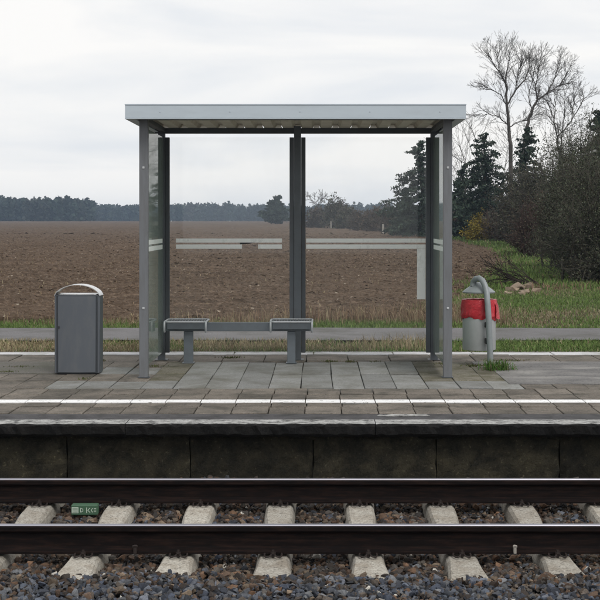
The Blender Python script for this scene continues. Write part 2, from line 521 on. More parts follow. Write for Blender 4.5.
# asphalt path behind the platform
mb = MB()
for i in range(60):
    x0, x1 = -30 + i, -29 + i
    j = lambda x, s: 0.05 * math.sin(x * 2.1 + s) + 0.03 * math.sin(x * 5.3 + s)
    mb.quad((x0, 18.75 + j(x0, 0), -0.035), (x1, 18.75 + j(x1, 0), -0.035), (x1, 20.9 + j(x1, 2), -0.035), (x0, 20.9 + j(x0, 2), -0.035))
tag(mb.build('path', M['path']), 'grey asphalt path running behind the platform', None, None, 'structure')

# track bed
mb = MB()
mb.quad((-80, -60, -0.57), (80, -60, -0.57), (80, 11.05, -0.57), (-80, 11.05, -0.57))
tag(mb.build('track_bed', M['ballast_bed']), 'dark track bed under the ballast', None, None, 'structure')

# ---- platform: body, slabs, coping, wall panels, kerb
mb = MB(); mb.box(-40, 40, 11.06, 16.72, -0.62, -0.045)
platform = tag(mb.build('platform', M['joint_dirt']), 'low station platform with slab paving and stained concrete edge', None, None, 'structure')
SW = 0.3165
JX_BROWN, JX_GREY = -0.114, -0.172
def slab_mesh(w, dpt, name, mat, j=0.009, jy=0.022):
    return MB().box(-w/2 + j/2, w/2 - j/2, -dpt/2 + jy/2, dpt/2 - jy/2, -0.04, 0).mesh(name, mat, bevel=0.004)
sl_brown = slab_mesh(SW + 0.0015, 0.425, 'brown_slab', M['slab_brown'])
sl_grey = slab_mesh(SW, 1.24, 'grey_slab', M['slab_grey'], 0.008, 0.045)
sl_grey_h = slab_mesh(SW, 0.62, 'grey_half_slab', M['slab_grey'], 0.008, 0.03)
sl_moss = slab_mesh(SW, 0.62, 'mossy_slab', M['slab_moss'], .008, .03)
sl_brown_s = slab_mesh(SW, 0.62, 'brown_slab_long', M['slab_brown'])
sl_right = slab_mesh(SW, 0.35, 'brown_slab_short', M['slab_brown'])
rest_b = MB()
def lay(me, x, y, vis, w, dpt):
    dz = random.uniform(-0.005, 0.004)
    if vis:
        o = link('paving_slab', me, platform, (x, y, dz))
        o.rotation_euler = (random.uniform(-0.008, 0.008), random.uniform(-0.008, 0.008), random.uniform(-0.008, 0.008))
    else:
        rest_b.box(x - w/2 + .006, x + w/2 - .006, y - dpt/2 + .006, y + dpt/2 - .006, -0.04, dz)
# four brown rows along the edge
for r in range(4):
    y = 11.36 + 0.425 * (r + 0.5)
    for k in range(-28, 29):
        x = JX_BROWN + SW * (k + 0.5) * 1.004
        lay(sl_brown, x + (0.012 if r % 2 else 0), y, -3.25 < x < 3.1, SW, 0.425)
# grey rows in the shelter, brown ones to the left, asphalt to the right
for r in range(4):
    y = 13.07 + 0.62 * (r + 0.5)
    for k in range(-26, 26):
        x = JX_GREY + SW * (k + 0.5)
        if x > 1.95:
            if r == 0: lay(sl_right, x, 13.07 + .175, x < 3.6, SW, .35)
            continue
        if x < -2.7 and r >= 2:
            continue
        if min(abs(x + 1.72), abs(x - 1.42)) < .17 or (abs(x - 1.74) < .17):
            lay(sl_moss if r else sl_grey_h, x, y, True, SW, .62)
        elif -1.6 < x < 1.3:
            if r % 2 == 0: lay(sl_grey, x, y + .31, True, SW, 1.24)
        elif r == 0 and -2.6 < x < 0 or (r == 2 and -2.4 < x < -1.8):
            lay(sl_grey_h, x, y, True, SW, .62)
        else:
            lay(sl_brown_s, x, y, x > -3.6, SW, 0.62)
# back strip of beige slabs
sl_back = MB().box(-0.245, 0.245, -0.40, 0.40, -0.04, 0).mesh('back_slab', M['slab_brown'], bevel=0.006)
for k in range(-30, 30):
    x = 0.11 + 0.5 * k
    lay(sl_back, x, 15.97, -3.7 < x < 2.9, 0.5, 0.8)
rb = rest_b.build('outlying_slabs', M['slab_brown'], platform); rb['kind'] = 'stuff'
# asphalt patch on the right
mb = MB()
pts = [(1.94, 13.44)]
for i in range(24): pts.append((2.3 + i * 1.0, 13.43 + 0.012 * math.sin(i * 2.3)))
pts += [(26, 15.56), (1.8, 15.56), (1.8, 14.95), (1.94, 14.93)]
mb.prism(pts, 'z', -0.04, 0.002)
mb.build('asphalt_patch', M['asphalt'], platform)
MB().prism([(-26, 14.33), (-2.72, 14.33), (-2.69, 14.8), (-2.73, 15.56), (-26, 15.56)], 'z', -0.04, 0.002).build('asphalt_patch', M['asphalt_left'], platform)
# asphalt strip + coping stones with worn paint
MB().box(-40, 40, 11.05, 11.352, -0.05, -0.003).build('asphalt_strip', M['asphalt_strip'], platform)
def coping(x0, x1):
    n = 44
    rows = []
    for i in range(n + 1):
        x = x0 + 0.003 + (x1 - x0 - 0.006) * i / n
        j = lambda a: random.uniform(-a, a)
        chip = random.choice([0, 0, 0.006, 0.016, 0.03])
        rows.append([(x, 11.045, -0.003), (x, EDGE + 0.008 + chip, -0.003 + j(.002)), (x, EDGE + chip * 0.6 + j(.003), -0.015 - chip * 0.5 + j(.004)), (x, EDGE + 0.022 + j(.010), -0.088 + j(.006)), (x, EDGE + 0.06 + j(.006), -0.112 + j(.004)), (x, 11.045, -0.12)])
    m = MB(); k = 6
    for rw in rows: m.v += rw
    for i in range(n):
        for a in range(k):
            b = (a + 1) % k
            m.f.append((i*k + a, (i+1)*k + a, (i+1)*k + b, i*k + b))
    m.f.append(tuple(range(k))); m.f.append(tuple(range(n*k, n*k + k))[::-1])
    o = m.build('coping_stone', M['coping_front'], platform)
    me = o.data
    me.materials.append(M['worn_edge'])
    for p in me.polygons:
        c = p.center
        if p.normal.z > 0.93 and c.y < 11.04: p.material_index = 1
for k in range(-5, 6):
    coping(-1.57 + 2.04 * k, -1.57 + 2.04 * (k + 1))
# wall panels below, recessed behind the coping lip, ribs of mortar at the joints
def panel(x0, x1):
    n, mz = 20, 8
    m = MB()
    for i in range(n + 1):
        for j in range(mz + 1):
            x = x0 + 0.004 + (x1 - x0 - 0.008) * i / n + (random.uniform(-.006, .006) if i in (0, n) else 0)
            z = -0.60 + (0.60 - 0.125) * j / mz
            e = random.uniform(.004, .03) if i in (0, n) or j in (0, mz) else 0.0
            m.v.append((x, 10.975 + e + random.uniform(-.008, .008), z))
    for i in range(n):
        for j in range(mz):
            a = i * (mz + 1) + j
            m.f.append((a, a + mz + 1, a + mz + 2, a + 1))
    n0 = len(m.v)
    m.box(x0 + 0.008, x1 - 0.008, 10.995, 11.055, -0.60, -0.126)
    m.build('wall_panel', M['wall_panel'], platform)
for k in range(-7, 8):
    panel(-0.04 + 1.02 * k, -0.04 + 1.02 * (k + 1))
# broken mortar lumps along the underside of the coping
m = MB()
for i in range(70):
    x = random.uniform(-5, 5); s = random.uniform(.01, .035)
    m.tube([(x - s * 2, 10.955, -0.13 - s * .3), (x, 10.95, -0.128), (x + s * 2, 10.955, -0.13 - s * .4)], [s * .3, s, s * .3], 6)
o = m.build('mortar_crumbs', M['wall_panel'], platform); o['kind'] = 'stuff'
# painted white line with slight wobble, broken at the joints
m = MB()
for k in range(-30, 30):
    xa = JX_BROWN + SW * 1.004 * k + 0.004; xb = xa + SW * 1.004 - 0.009
    w = [random.uniform(-.006, .006) for _ in range(2)]
    m.box(xa, xb, 12.02 + w[0], 12.20 + w[1], -0.002, 0.0075)
m.build('painted_line', M['paint'], platform)
# pale smear of paint left of the coping joint
MB().prism([(0.50, 11.24), (0.62, 11.21), (0.95, 11.24), (0.92, 11.31), (0.7, 11.335), (0.52, 11.29)], 'z', -0.002, 0.0015).build('paint_smear', M['worn_edge'], platform)
# rear kerb
for k in range(-12, 13):
    MB().box(-0.05 + 0.99 * k, -0.05 + 0.99 * k + 0.98, 16.39, 16.66, -0.3, random.uniform(0.0, 0.006)).build('kerb_stone', M['kerb'], platform, bevel=0.008)
# gravel verge behind the kerb
m = MB(); m.quad((-30, 16.66, -0.03), (30, 16.66, -0.03), (30, 17.35, -0.05), (-30, 17.35, -0.05))
tag(m.build('gravel_verge', M['gravel']), 'narrow gravel verge behind the platform kerb', None, None, 'structure')

# ================================================================== TRACK
# rails
def rail(d, label):
    head = [(-.027, -.006), (-.024, -.002), (-.014, 0), (.014, 0), (.024, -.002), (.027, -.006)]
    body = [(-.036, -.014), (-.0275, -.0055), (.0275, -.0055), (.036, -.014), (.036, -.034), (.030, -.042), (.011, -.052), (.0085, -.09), (.011, -.128), (.03, -.139), (.0745, -.151), (.0745, -.162), (-.0745, -.162), (-.0745, -.151), (-.03, -.139), (-.011, -.128), (-.0085, -.09), (-.011, -.052), (-.030, -.042), (-.036, -.034)]
    t = thing('rail', (0, d, RAIL_Z - 0.172), label, 'rail', 'rails of the track')
    zz = 0.172
    t.scale = (1, 1, 1.065)
    MB().prism([(y, z + zz) for y, z in body], 'x', -9, 9).build('rail_web', M['rail'], t)
    MB().prism([(y, z + zz) for y, z in head], 'x', -9, 9).build('rail_head', M['rail_head'], t, smooth=True)
    return t
r_near = rail(D_NEAR, 'dark rusty rail with shiny top nearest the viewer')
r_far = rail(D_FAR, 'dark rusty rail with shiny top running below the platform wall')
# small fittings on the near rail's foot
def fitting(px, w, mat, name):
    x = px_x(px, 8.4)
    o = MB().box(x - w/2, x + w/2, -0.088, -0.055, 0.012, 0.062).build(name, mat, r_near, bevel=0.004)
    MB().box(x - w*0.75, x + w*0.75, -0.088, -0.076, 0.05, 0.064).build('fitting_cap', mat, r_near, bevel=0.003)
fitting(135, 0.022, M['clip'], 'rail_fitting')
fitting(515, 0.018, M['post_wood'], 'rail_fitting')

# sleepers with clips
def sleeper_mesh():
    # local: x across, y along, z up; top profile lower in the middle
    st = [(-1.30, .150, .125, -.205), (-1.27, .150, .116, -.012), (-1.0, .150, .095, -.004), (-.9, .150, .088, 0), (-.58, .150, .088, 0), (-.42, .145, .090, -.008), (-.15, .12, .075, -.03)]
    st = st + [(-y, a, b, z) for y, a, b, z in st[::-1]]
    m = MB()
    for y, wb, wt_, z in st:
        j = random.uniform(-.003, .003)
        zt = z if z > -.1 else -.02
        if abs(y) >= 1.3: zt = -.035
        m.v += [(-wb, y, -.21), (wb, y, -.21), (wt_ + .012 + j, y, zt - .022), (wt_ - .006, y, zt), (-wt_ + .006, y, zt), (-wt_ - .012 - j, y, zt - .022)]
    k = 6
    for i in range(len(st) - 1):
        for a in range(k):
            b = (a + 1) % k
            m.f.append((i*k + a, i*k + b, (i+1)*k + b, (i+1)*k + a))
    m.f.append(tuple(range(k))); m.f.append(tuple(range((len(st)-1)*k, len(st)*k))[::-1])
    return m.mesh('sleeper', M['sleeper'])
def clip_mesh(sg):
    m = MB()
    # spring clamp: W-shaped round bar bearing on the rail foot, bolt in the middle
    def bar(pts): m.tube(pts, [0.0075] * len(pts), 6)
    for s in (-1, 1):
        bar([(s * .012, .0, .034), (s * .018, .045, .03), (s * .034, .062, .022), (s * .056, .050, .014), (s * .07, .008, .02), (s * .064, -.04, .04), (s * .05, -.055, .044), (s * .036, -.048, .038)])
    m.tube([(0, .01, .0), (0, .01, .075)], [.012, .012], 6)
    m.tube([(0, .01, .036), (0, .01, .054)], [.021, .021], 6)
    if sg > 0: m.v = [(x, -y, z) for x, y, z in m.v]; 
    m.v = [(x, -y, z) for x, y, z in m.v]
    m.v = [(x * .8, y * .9, z * .62) for x, y, z in m.v]
    return m.mesh('rail_clip', M['clip'])
sm = sleeper_mesh(); cm_out, cm_in = clip_mesh(-1), clip_mesh(1)
SLX = {k: -0.284 + 0.6 * k for k in range(-5, 7)}
names = {-3: 'pale concrete sleeper cut by the left edge, left of the green carton',
         -2: 'pale concrete sleeper just to the right of the green carton',
         -1: 'third pale concrete sleeper from the left of the track',
         0: 'fourth pale concrete sleeper from the left, below the bench',
         1: 'fifth pale concrete sleeper from the left, right of the picture middle',
         2: 'sixth pale concrete sleeper from the left of the track',
         3: 'seventh pale concrete sleeper, the last but one on the right',
         4: 'pale concrete sleeper whose end is cut by the right edge'}
for k, x in SLX.items():
    dmid = (D_NEAR + D_FAR) / 2
    o = link('sleeper', sm if k == 0 else sleeper_mesh(), None, (x, dmid, SLP_Z))
    lab = names.get(k, ('nearer ' if k in (-4, 5) else 'farther ') + ('of two concrete sleepers past the left end of the visible track' if k < 0 else 'of two concrete sleepers past the right end of the visible track'))
    tag(o, lab, 'sleeper', 'concrete sleepers under the rails')
    o.rotation_euler = (0, 0, random.uniform(-.006, .006))
    for dd in (-.7525, .7525):
        for side in (-1, 1):
            me = cm_out if side < 0 else cm_in
            c = link('rail_clip', me, o, (random.uniform(-.006, .006), dd + side * 0.088, 0.004))

# ballast stones
def hull_stone(seed):
    r = random.Random(seed)
    bm = bmesh.new()
    for _ in range(11):
        v = Vector((r.gauss(0, 1), r.gauss(0, 1), r.gauss(0, 1))).normalized()
        v *= r.uniform(0.82, 1.0)
        bm.verts.new((v.x * 1.15, v.y * 0.95, v.z * 0.72))
    res = bmesh.ops.convex_hull(bm, input=bm.verts)
    bmesh.ops.delete(bm, geom=[g for g in res['geom_interior'] if isinstance(g, bmesh.types.BMVert)], context='VERTS')
    bmesh.ops.triangulate(bm, faces=bm.faces)
    bm.verts.index_update()
    vs = np.array([v.co[:] for v in bm.verts]); fs = np.array([[v.index for v in f.verts] for f in bm.faces])
    bm.free()
    return vs, fs
protos = [hull_stone(s) for s in range(14)]
def rand_rot(n):
    q = rng.normal(size=(n, 4)); q /= np.linalg.norm(q, axis=1)[:, None]
    w, x, y, z = q.T
    return np.stack([np.stack([1-2*(y*y+z*z), 2*(x*y-z*w), 2*(x*z+y*w)], -1), np.stack([2*(x*y+z*w), 1-2*(x*x+z*z), 2*(y*z-x*w)], -1), np.stack([2*(x*z-y*w), 2*(y*z+x*w), 1-2*(x*x+y*y)], -1)], 1)
def ballast():
    x0, x1, y0, y1 = -3.9, 3.9, 6.9, 10.95
    n = int((x1 - x0) * (y1 - y0) * 2300)
    P = np.stack([rng.uniform(x0, x1, n), rng.uniform(y0, y1, n)], -1)
    lay_ = rng.random(n)
    top = -0.512 + 0.006 * np.sin(P[:, 0] * 5) + 0.008 * np.sin(P[:, 1] * 6 + P[:, 0] * 2)
    top += np.interp(P[:, 1], [6.3, 7.6, 7.95, 8.12, 8.35, 8.5, 9.2, 9.95, 10.3, 10.95], [0.02, .028, .03, .008, -.012, -.02, -.012, -.02, 0, .03])
    z = top - 0.045 * lay_
    sx = np.abs((P[:, 0] - (-0.284) + 0.3) % 0.6 - 0.3)
    dm = (D_NEAR + D_FAR) / 2
    insl = (sx < 0.125) & (P[:, 1] > dm - 1.20) & (P[:, 1] < dm + 1.29)
    keep = ~insl
    # stones spill on the sleeper ends
    sz = rng.gamma(4.5, 0.0040, n) + 0.006
    sz = np.clip(sz, 0.010, 0.042)
    edge = (sx < 0.155) & (P[:, 1] > dm - 1.23) & (P[:, 1] < dm + 1.3)
    z = np.where(edge, z - 0.02, z)
    # keep off the rails
    for d in (D_NEAR, D_FAR):
        near = np.abs(P[:, 1] - d) < 0.09
        z = np.where(near, np.minimum(z, -0.505), z)
        sz = np.where(near, np.minimum(sz, 0.022), sz)
    P, z, sz = P[keep], z[keep], sz[keep]
    n = len(P)
    blue = np.clip((8.12 + 0.07 * np.sin(P[:, 0] * 4) - P[:, 1]) / 0.4, 0, 1) * 0.62 + 0.14
    isb = rng.random(n) < blue
    cb = np.array([[.085, .098, .125], [.055, .065, .09], [.12, .13, .155], [.075, .08, .092], [.14, .145, .155], [.04, .045, .058], [.11, .09, .075]])[rng.integers(0, 7, n)]
    cr = np.array([[.075, .05, .036], [.11, .072, .05], [.05, .04, .034], [.14, .082, .05], [.07, .062, .056], [.10, .088, .075], [.045, .035, .03], [.16, .12, .085]])[rng.integers(0, 8, n)]
    c = np.where(isb[:, None], cb, cr) * rng.uniform(0.3, 1.2, (n, 1))
    pale = rng.random(n) < 0.006
    c[pale] = [.42, .40, .36]
    RR = rand_rot(n)
    kind = rng.integers(0, len(protos), n)
    VV, FF, CC, off = [], [], [], 0
    for t, (vs, fs) in enumerate(protos):
        s = np.where(kind == t)[0]
        v = np.einsum('nij,kj->nki', RR[s], vs) * sz[s][:, None, None]
        v[:, :, 2] *= 0.9
        v += np.stack([P[s, 0], P[s, 1], z[s]], -1)[:, None, :]
        k = len(vs)
        VV.append(v.reshape(-1, 3))
        FF.append((fs[None] + (np.arange(len(s)) * k)[:, None, None] + off).reshape(-1, 3))
        CC.append(np.repeat(c[s], k, 0)); off += len(s) * k
    return np_mesh('ballast', np.concatenate(VV), np.concatenate(FF), M['stone'], np.concatenate(CC))
tag(link('ballast', ballast()), 'loose blue-grey and rusty brown ballast stones', 'ballast', None, 'stuff')

# green carton between the rails
cd = 9.78
cx0, cx1 = px_x(71, cd), px_x(97.5, cd)
cz0, cz1 = px_z(515.5, cd), px_z(505, cd)
ct = thing('drink_carton', ((cx0 + cx1)/2, cd, cz0), 'green drink carton with pale label lying on the ballast', 'carton')
w, h = (cx1 - cx0), (cz1 - cz0)
MB().box(-w/2, w/2, 0, .075, 0, h).build('carton_body', M['carton'], ct, bevel=.006)
m = MB(); m.box(-w*.47, -w*.22, -.0015, .0, h*.22, h*.78); lp = m.build('label_panel', M['carton_print'], ct)
m = MB()
for i in range(4): m.box(-w*.45, -w*.24, -.0025, -.0015, h*(.30 + i*.12), h*(.34 + i*.12))
m.build('label_lines', M['carton'], lp)
m = MB()
def strk(a, b, t=.004):
    (x0, z0), (x1, z1) = a, b
    dx, dz = x1-x0, z1-z0; l = math.hypot(dx, dz); ux, uz = -dz/l*t/2, dx/l*t/2
    m.prism([(x0*w+ux, z0*h+uz), (x1*w+ux, z1*h+uz), (x1*w-ux, z1*h-uz), (x0*w-ux, z0*h-uz)], 'y', -.0018, .0005)
for a, b in [((-.14,.3),(-.14,.72)), ((-.14,.72),(-.05,.6)), ((-.05,.6),(-.05,.42)), ((-.05,.42),(-.14,.3)), ((.09,.25),(.09,.75)), ((.13,.5),(.22,.72)), ((.13,.5),(.22,.28)), ((.26,.5),(.32,.7)), ((.26,.5),(.32,.3)), ((.36,.36),(.45,.36)), ((.36,.52),(.45,.52)), ((.36,.66),(.45,.66))]: 
    m = MB(); strk(a, b); m.build('printed_mark', M['carton_print'], ct)

# ================================================================== SHELTER
SXC = -0.235
YF, YR = 14.0, 15.77
sh = thing('platform_shelter', (SXC, YF, 0), 'open grey steel and glass waiting shelter with flat roof on the platform', 'shelter')
def L_(x): return x            # shelter-local x equals offset from SXC
def sbox(name, x0, x1, y0, y1, z0, z1, mat, parent=sh, bevel=.003):
    return MB().box(x0, x1, y0 - YF, y1 - YF, z0, z1).build(name, mat, parent, bevel=bevel)
# front posts
for s in (-1, 1):
    x = s * 1.602
    p = sbox('front_post', x - .045, x + .045, YF - .045, YF + .045, 0.0, 2.735, M['steel_blue'])
    sbox('base_plate', x - .06, x + .06, YF - .06, YF + .07, 0.0, .008, M['steel_dark'], p)
    for z in (.72, 2.2):
        sbox('bolt', x - .012, x + .012, YF - .053, YF - .045, z, z + .024, M['galv'], p)
# rear posts, glass clamps
for i, x in enumerate((-1.625, -0.008, 1.615)):
    p = sbox('rear_post', x - .042, x + .042, YR - .04, YR + .04, 0.0, 2.735, M['steel_post'])
    sbox('base_plate', x - .075, x + .075, YR - .075, YR + .075, 0.0, .008, M['steel_dark'], p)
    sides = [s for s in (-1, 1) if not (i == 0 and s < 0) and not (i == 2 and s > 0)]
    for s in sides:
        xa, xb = sorted((x + s * .0435, x + s * .095))
        c = sbox('glass_clamp', xa, xb, YR - .012, YR + .03, .085, 2.645, M['steel_dark'] if s > 0 else M['steel_post'], sh)
    if i != 1:
        s = 1 if i == 0 else -1
        sbox('glass_clamp', x - s*.012 - .02, x - s*.012 + .02, YR - .11, YR - .0415, .085, 2.645, M['steel_dark'], sh)
# side clamp brackets at the front posts
for s in (-1, 1):
    for z in (.55, 2.62):
        sbox('glass_bracket', s*1.602 - .018, s*1.602 + .018, YF + .046, YF + .13, z, z + .07, M['steel_dark'], sh)
# glass panes with frosted strips
def strip(parent, x0, x1, z0, z1):
    return MB().box(x0, x1, YR - .0115 - YF, YR - .0095 - YF, z0, z1).build('frosted_strip', M['film'], parent)
zA, zB, zC, zD = 1.442, 1.393, 1.371, 1.320
def gx(px): return px_x(px, YR) - SXC
pane_l = sbox('glass_pane', -1.53, -.10, YR - .009, YR + .003, .10, 2.64, M['glass'], bevel=0)
strip(pane_l, gx(176), gx(282), zB, zA)
strip(pane_l, gx(176), gx(242), zD, zC); strip(pane_l, gx(258), gx(282), zD, zC)
# torn scrap hanging where the strip is broken
MB().prism([(gx(240), zB + .0005), (gx(240), 1.372), (gx(250), 1.381), (gx(254), zB + .0005)], 'y', YR - .0115 - YF, YR - .0095 - YF).build('torn_scrap', M['black'], pane_l)
pane_r = sbox('glass_pane', .084, 1.52, YR - .009, YR + .003, .10, 2.64, M['glass'], bevel=0)
strip(pane_r, gx(306), gx(425.5), zB, zA); strip(pane_r, gx(306), gx(425.5), zD, zC)
strip(pane_r, gx(417), gx(425.5), .72, zD - .002)
for s in (-1, 1):
    x = s * 1.604
    ps = sbox('glass_pane', x - .006, x + .006, YF + .16, YR - .07, .10, 2.64, M['glass_side'], bevel=0)
    for a, b in ((zB, zA), (zD, zC)):
        MB().box(x - s*.0085 - .001, x - s*.0085 + .001, .2, YR - .17 - YF, a, b).build('frosted_strip', M['film'], ps)
# roof: fascia frame, corrugated sheet, beams
RX0, RX1, RY0, RY1 = -1.994 - SXC, 1.53 - SXC, 13.70, 16.0
def fas(name, x0, x1, y0, y1):
    f = sbox(name, x0, x1, y0, y1, 2.716, 2.848, M['fascia'], bevel=.002)
    return f
f = fas('front_fascia', RX0, RX1, RY0, RY0 + .03)
sbox('fascia_lip', RX0, RX1, RY0 - .004, RY0 + .06, 2.704, 2.7155, M['fascia'], f, .002)
sbox('fascia_cap', RX0 - .003, RX1 + .003, RY0 - .006, RY0 + .08, 2.8485, 2.860, M['fascia'], f, .002)
for s, xa, xb in ((-1, RX0, RX0 + .03), (1, RX1 - .03, RX1)):
    sf = fas('side_fascia', xa, xb, RY0 + .031, RY1)
    sbox('fascia_lip', min(xa, xa if s < 0 else xb - .10), max(xb, xb if s > 0 else xa + .10), RY0 + .061, RY1, 2.704, 2.7155, M['fascia'], sf, .002)
# rivets
for px in (160, 230, 300, 370, 440):
    x = (px - 318) / 96.8 - SXC
    MB().tube([(x, RY0 - YF + .002, 2.78), (x, RY0 - YF - .004, 2.78)], [.008, .006], 8).build('rivet', M['fascia'], f)
# corrugated sheet: trapezoid ribs running front to back
xr0, xr1 = RX0 + .032, RX1 - .032
prof = []
x = gx(165) - 0.225 * 2
zlow, zhigh = 2.753, 2.797
while x < xr1 + .3:
    prof += [(x - .055, zlow), (x - .03, zhigh), (x + .03, zhigh), (x + .055, zlow)]
    x += 0.2253
prof = [(min(max(a, xr0), xr1), b) for a, b in prof]
m = MB()
ya, yb = RY0 + .032 - YF, RY1 - .02 - YF
for (a, za), (b, zb) in zip(prof, prof[1:]):
    if b - a < 1e-5: continue
    m.quad((a, ya, za), (b, ya, zb), (b, yb, zb), (a, yb, za))
    m.quad((a, ya, za + .003), (a, yb, za + .003), (b, yb, zb + .003), (b, ya, zb + .003))
me = bpy.data.meshes.new('roof_sheet'); me.from_pydata(m.v, [], m.f); me.materials.append(M['roof_under'])
link('roof_sheet', me, sh)
xf = gx(165)  # translucent pieces added in the rib openings to tone down the sky behind
m_tr, nt_, b_ = new_mat('added_gap_diffuser')
nt_.nodes.remove(b_)
tl = N(nt_, 'ShaderNodeBsdfTranslucent'); tl.inputs['Color'].default_value = (1, 1, 1, 1)
nt_.links.new(tl.outputs['BSDF'], nt_.nodes['Material Output'].inputs['Surface'])
while xf < xr1 - .1:
    MB().prism([(xf - .045, zlow + .002), (xf - .026, zhigh - .004), (xf + .026, zhigh - .004), (xf + .045, zlow + .002)], 'y', YR + .08 - YF, YR + .082 - YF).build('added_gap_diffuser', m_tr, sh)
    xf += .2253
sbox('rear_beam', -1.70, 1.70, YR - .055, YR + .05, 2.690, 2.752, M['steel_dark'])
sbox('front_beam', -1.55, 1.55, YF - .03, YF + .04, 2.716, 2.752, M['steel_dark'])
for s in (-1, 1):
    sbox('side_beam', s*1.602 - .03, s*1.602 + .03, YF + .05, YR - .06, 2.705, 2.752, M['steel_dark'])
sbox('post_bracket', -.05, .034, YR - .075, YR - .0555, 2.66, 2.775, M['steel_post'])

# ================================================================== BENCH
BD = 15.42
bs = BD and FPX / BD
bn = thing('bench', (px_x(240, BD), BD, 0), 'grey two-seat steel bench with wire seats inside the shelter', 'bench')
bx = lambda px: px_x(px, BD) - px_x(240, BD)
def zb_(py): return px_z(py, BD)
MB().box(bx(166), bx(311), -.03, .03, zb_(331), zb_(322.3)).build('beam', M['bench'], bn, bevel=.004)
for a, b in ((184, 193.2), (287.3, 295.5)):
    lg = MB().box(bx(a), bx(b), -.035, .035, 0.0, zb_(331.2)).build('leg', M['bench'], bn, bevel=.004)
    MB().box(bx(a) - .015, bx(b) + .015, -.06, .06, 0.0, .008).build('foot_plate', M['bench'], lg)
for a, b in ((166.3, 207.6), (271, 312.3)):
    x0, x1 = bx(a), bx(b)
    zs = zb_(320.6)
    st = MB()
    rr = .011
    y0, y1 = -.215, .215
    rim = [(x0, y0 + .04, zs), (x0, y1 - .04, zs), (x0 + .04, y1, zs), (x1 - .04, y1, zs), (x1, y1 - .04, zs), (x1, y0 + .04, zs), (x1 - .04, y0, zs), (x0 + .04, y0, zs), (x0, y0 + .04, zs)]
    st.tube(rim, [rr] * len(rim), 8)
    seat = st.build('seat', M['wire'], bn, smooth=True)
    g = MB()
    n = 15
    for i in range(1, n):
        x = x0 + (x1 - x0) * i / n
        g.tube([(x, y0, zs), (x, y1, zs)], [.0042] * 2, 6)
    for y in (-.11, 0, .11): g.tube([(x0, y, zs - .007), (x1, y, zs - .007)], [.004] * 2, 6)
    g.build('seat_wires', M['bench'], seat)
    # under frame and hooked ends
    MB().box(x0 + .02, x1 - .02, -.10, -.032, zs - .095, zs - .022).build('seat_bracket', M['bench'], seat, bevel=.004)
    for x in (x0 + .003, x1 - .003):
        h = MB(); h.tube([(x, -.205, zs), (x, -.222, zs - .03), (x, -.222, zs - .095), (x, -.205, zs - .115)], [.012] * 4, 8)
        h.build('end_hook', M['wire'], seat, smooth=True)

# ================================================================== GREY LITTER BIN
GD = 14.28
gb = thing('litter_bin', (px_x(77.2, GD), GD, 0), 'tall blue-grey metal litter bin with arched lid left of the shelter', 'bin')
gz = lambda py: px_z(py, GD)
hw = 0.243
def bowed(wd, y0, bow, y1, n=12):
    p = [(-wd + 2 * wd * i / n, y0 - bow * (1 - (2 * i / n - 1) ** 2)) for i in range(n + 1)]
    return p + [(wd, y1), (-wd, y1)]
ztop = gz(295)
MB().prism(bowed(hw, .0, .03, .22), 'z', .012, ztop).build('body', M['bin_paint'], gb, smooth=True, bevel=.004)
door = MB().prism(bowed(hw - .040, -.022, .022, .02), 'z', .022, ztop - .012).build('door', M['bin_paint'], gb, smooth=True, bevel=.003)
MB().prism(bowed(hw - .022, -.013, .024, .0), 'z', .014, ztop - .004).build('door_gap', M['bin_dark'], gb, smooth=True)
MB().box(-.198, -.186, -.034, -.02, ztop*.58, ztop*.58 + .025).build('lock', M['black'], door)
MB().prism(bowed(hw - .03, .012, .03, .20), 'z', ztop + .0005, ztop + .012).build('rim', M['stainless'], gb, smooth=True, bevel=.003)
# bottom skirt
MB().prism(bowed(hw - .02, .01, .03, .21), 'z', 0, .0118).build('plinth', M['black'], gb)
# arched lid
n = 22
arc = []
rise = 0.118
for i in range(n + 1):
    t = -1 + 2 * i / n
    arc.append((t * (hw + .004), ztop - .006 + rise * math.sqrt(max(0, 1 - (abs(t) ** 2.0))) ** 1.25))
m = MB()
prof2 = arc + [(x * .985, z - .006) for x, z in arc[::-1]]
m.v += [(x, -.015, z) for x, z in prof2] + [(x, .22, z) for x, z in prof2]
k = len(prof2)
for i in range(k):
    j = (i + 1) % k
    m.f.append((i, j, k + j, k + i))
for i in range(n):
    m.f.append((i, i + 1, k - 2 - i, k - 1 - i)); m.f.append((k + i, k + k - 1 - i, k + k - 2 - i, k + i + 1))
m.build('arched_lid', M['stainless'], gb, smooth=True)

# ================================================================== RED-BAGGED BIN ON A POLE
PD = 15.0
PX_ = px_x(490.6, PD)
rbn = thing('pole_bin', (PX_, PD, 0), 'round galvanised litter bin with red bag hanging from a bent pole', 'bin')
q = lambda px, py, d=PD: (px_x(px, d) - PX_, d - PD, px_z(py, d))
path_pts = [(490.6, 367), (489.8, 345), (488.8, 322), (487.8, 305), (486.6, 292), (485.0, 285.5), (482.4, 280.5), (479, 278.2), (475.6, 279), (473.4, 282), (472.6, 286)]
m = MB()
P = []
for i, (a, b) in enumerate(path_pts):
    dd = PD + (0.0 if i < 4 else min(1, (i - 3) / 6) * 0.22)
    P.append(q(a, b, dd))
m.tube(P, [.034] * len(P), 14)
pole = m.build('pole', M['galv_pole'], rbn, smooth=True)
MB().lathe([(.034, .0), (.06, .0), (.06, .01), (.034, .012)], 0, 0, 16).build('pole_collar', M['galv_pole'], pole)
bcx, bcy = px_x(479.3, 15.25) - PX_, .27
tilt = Matrix.Rotation(R(-1.0), 4, 'Y')
zb0, zb1 = px_z(350, 15.2), px_z(301, 15.2)
rad = .19
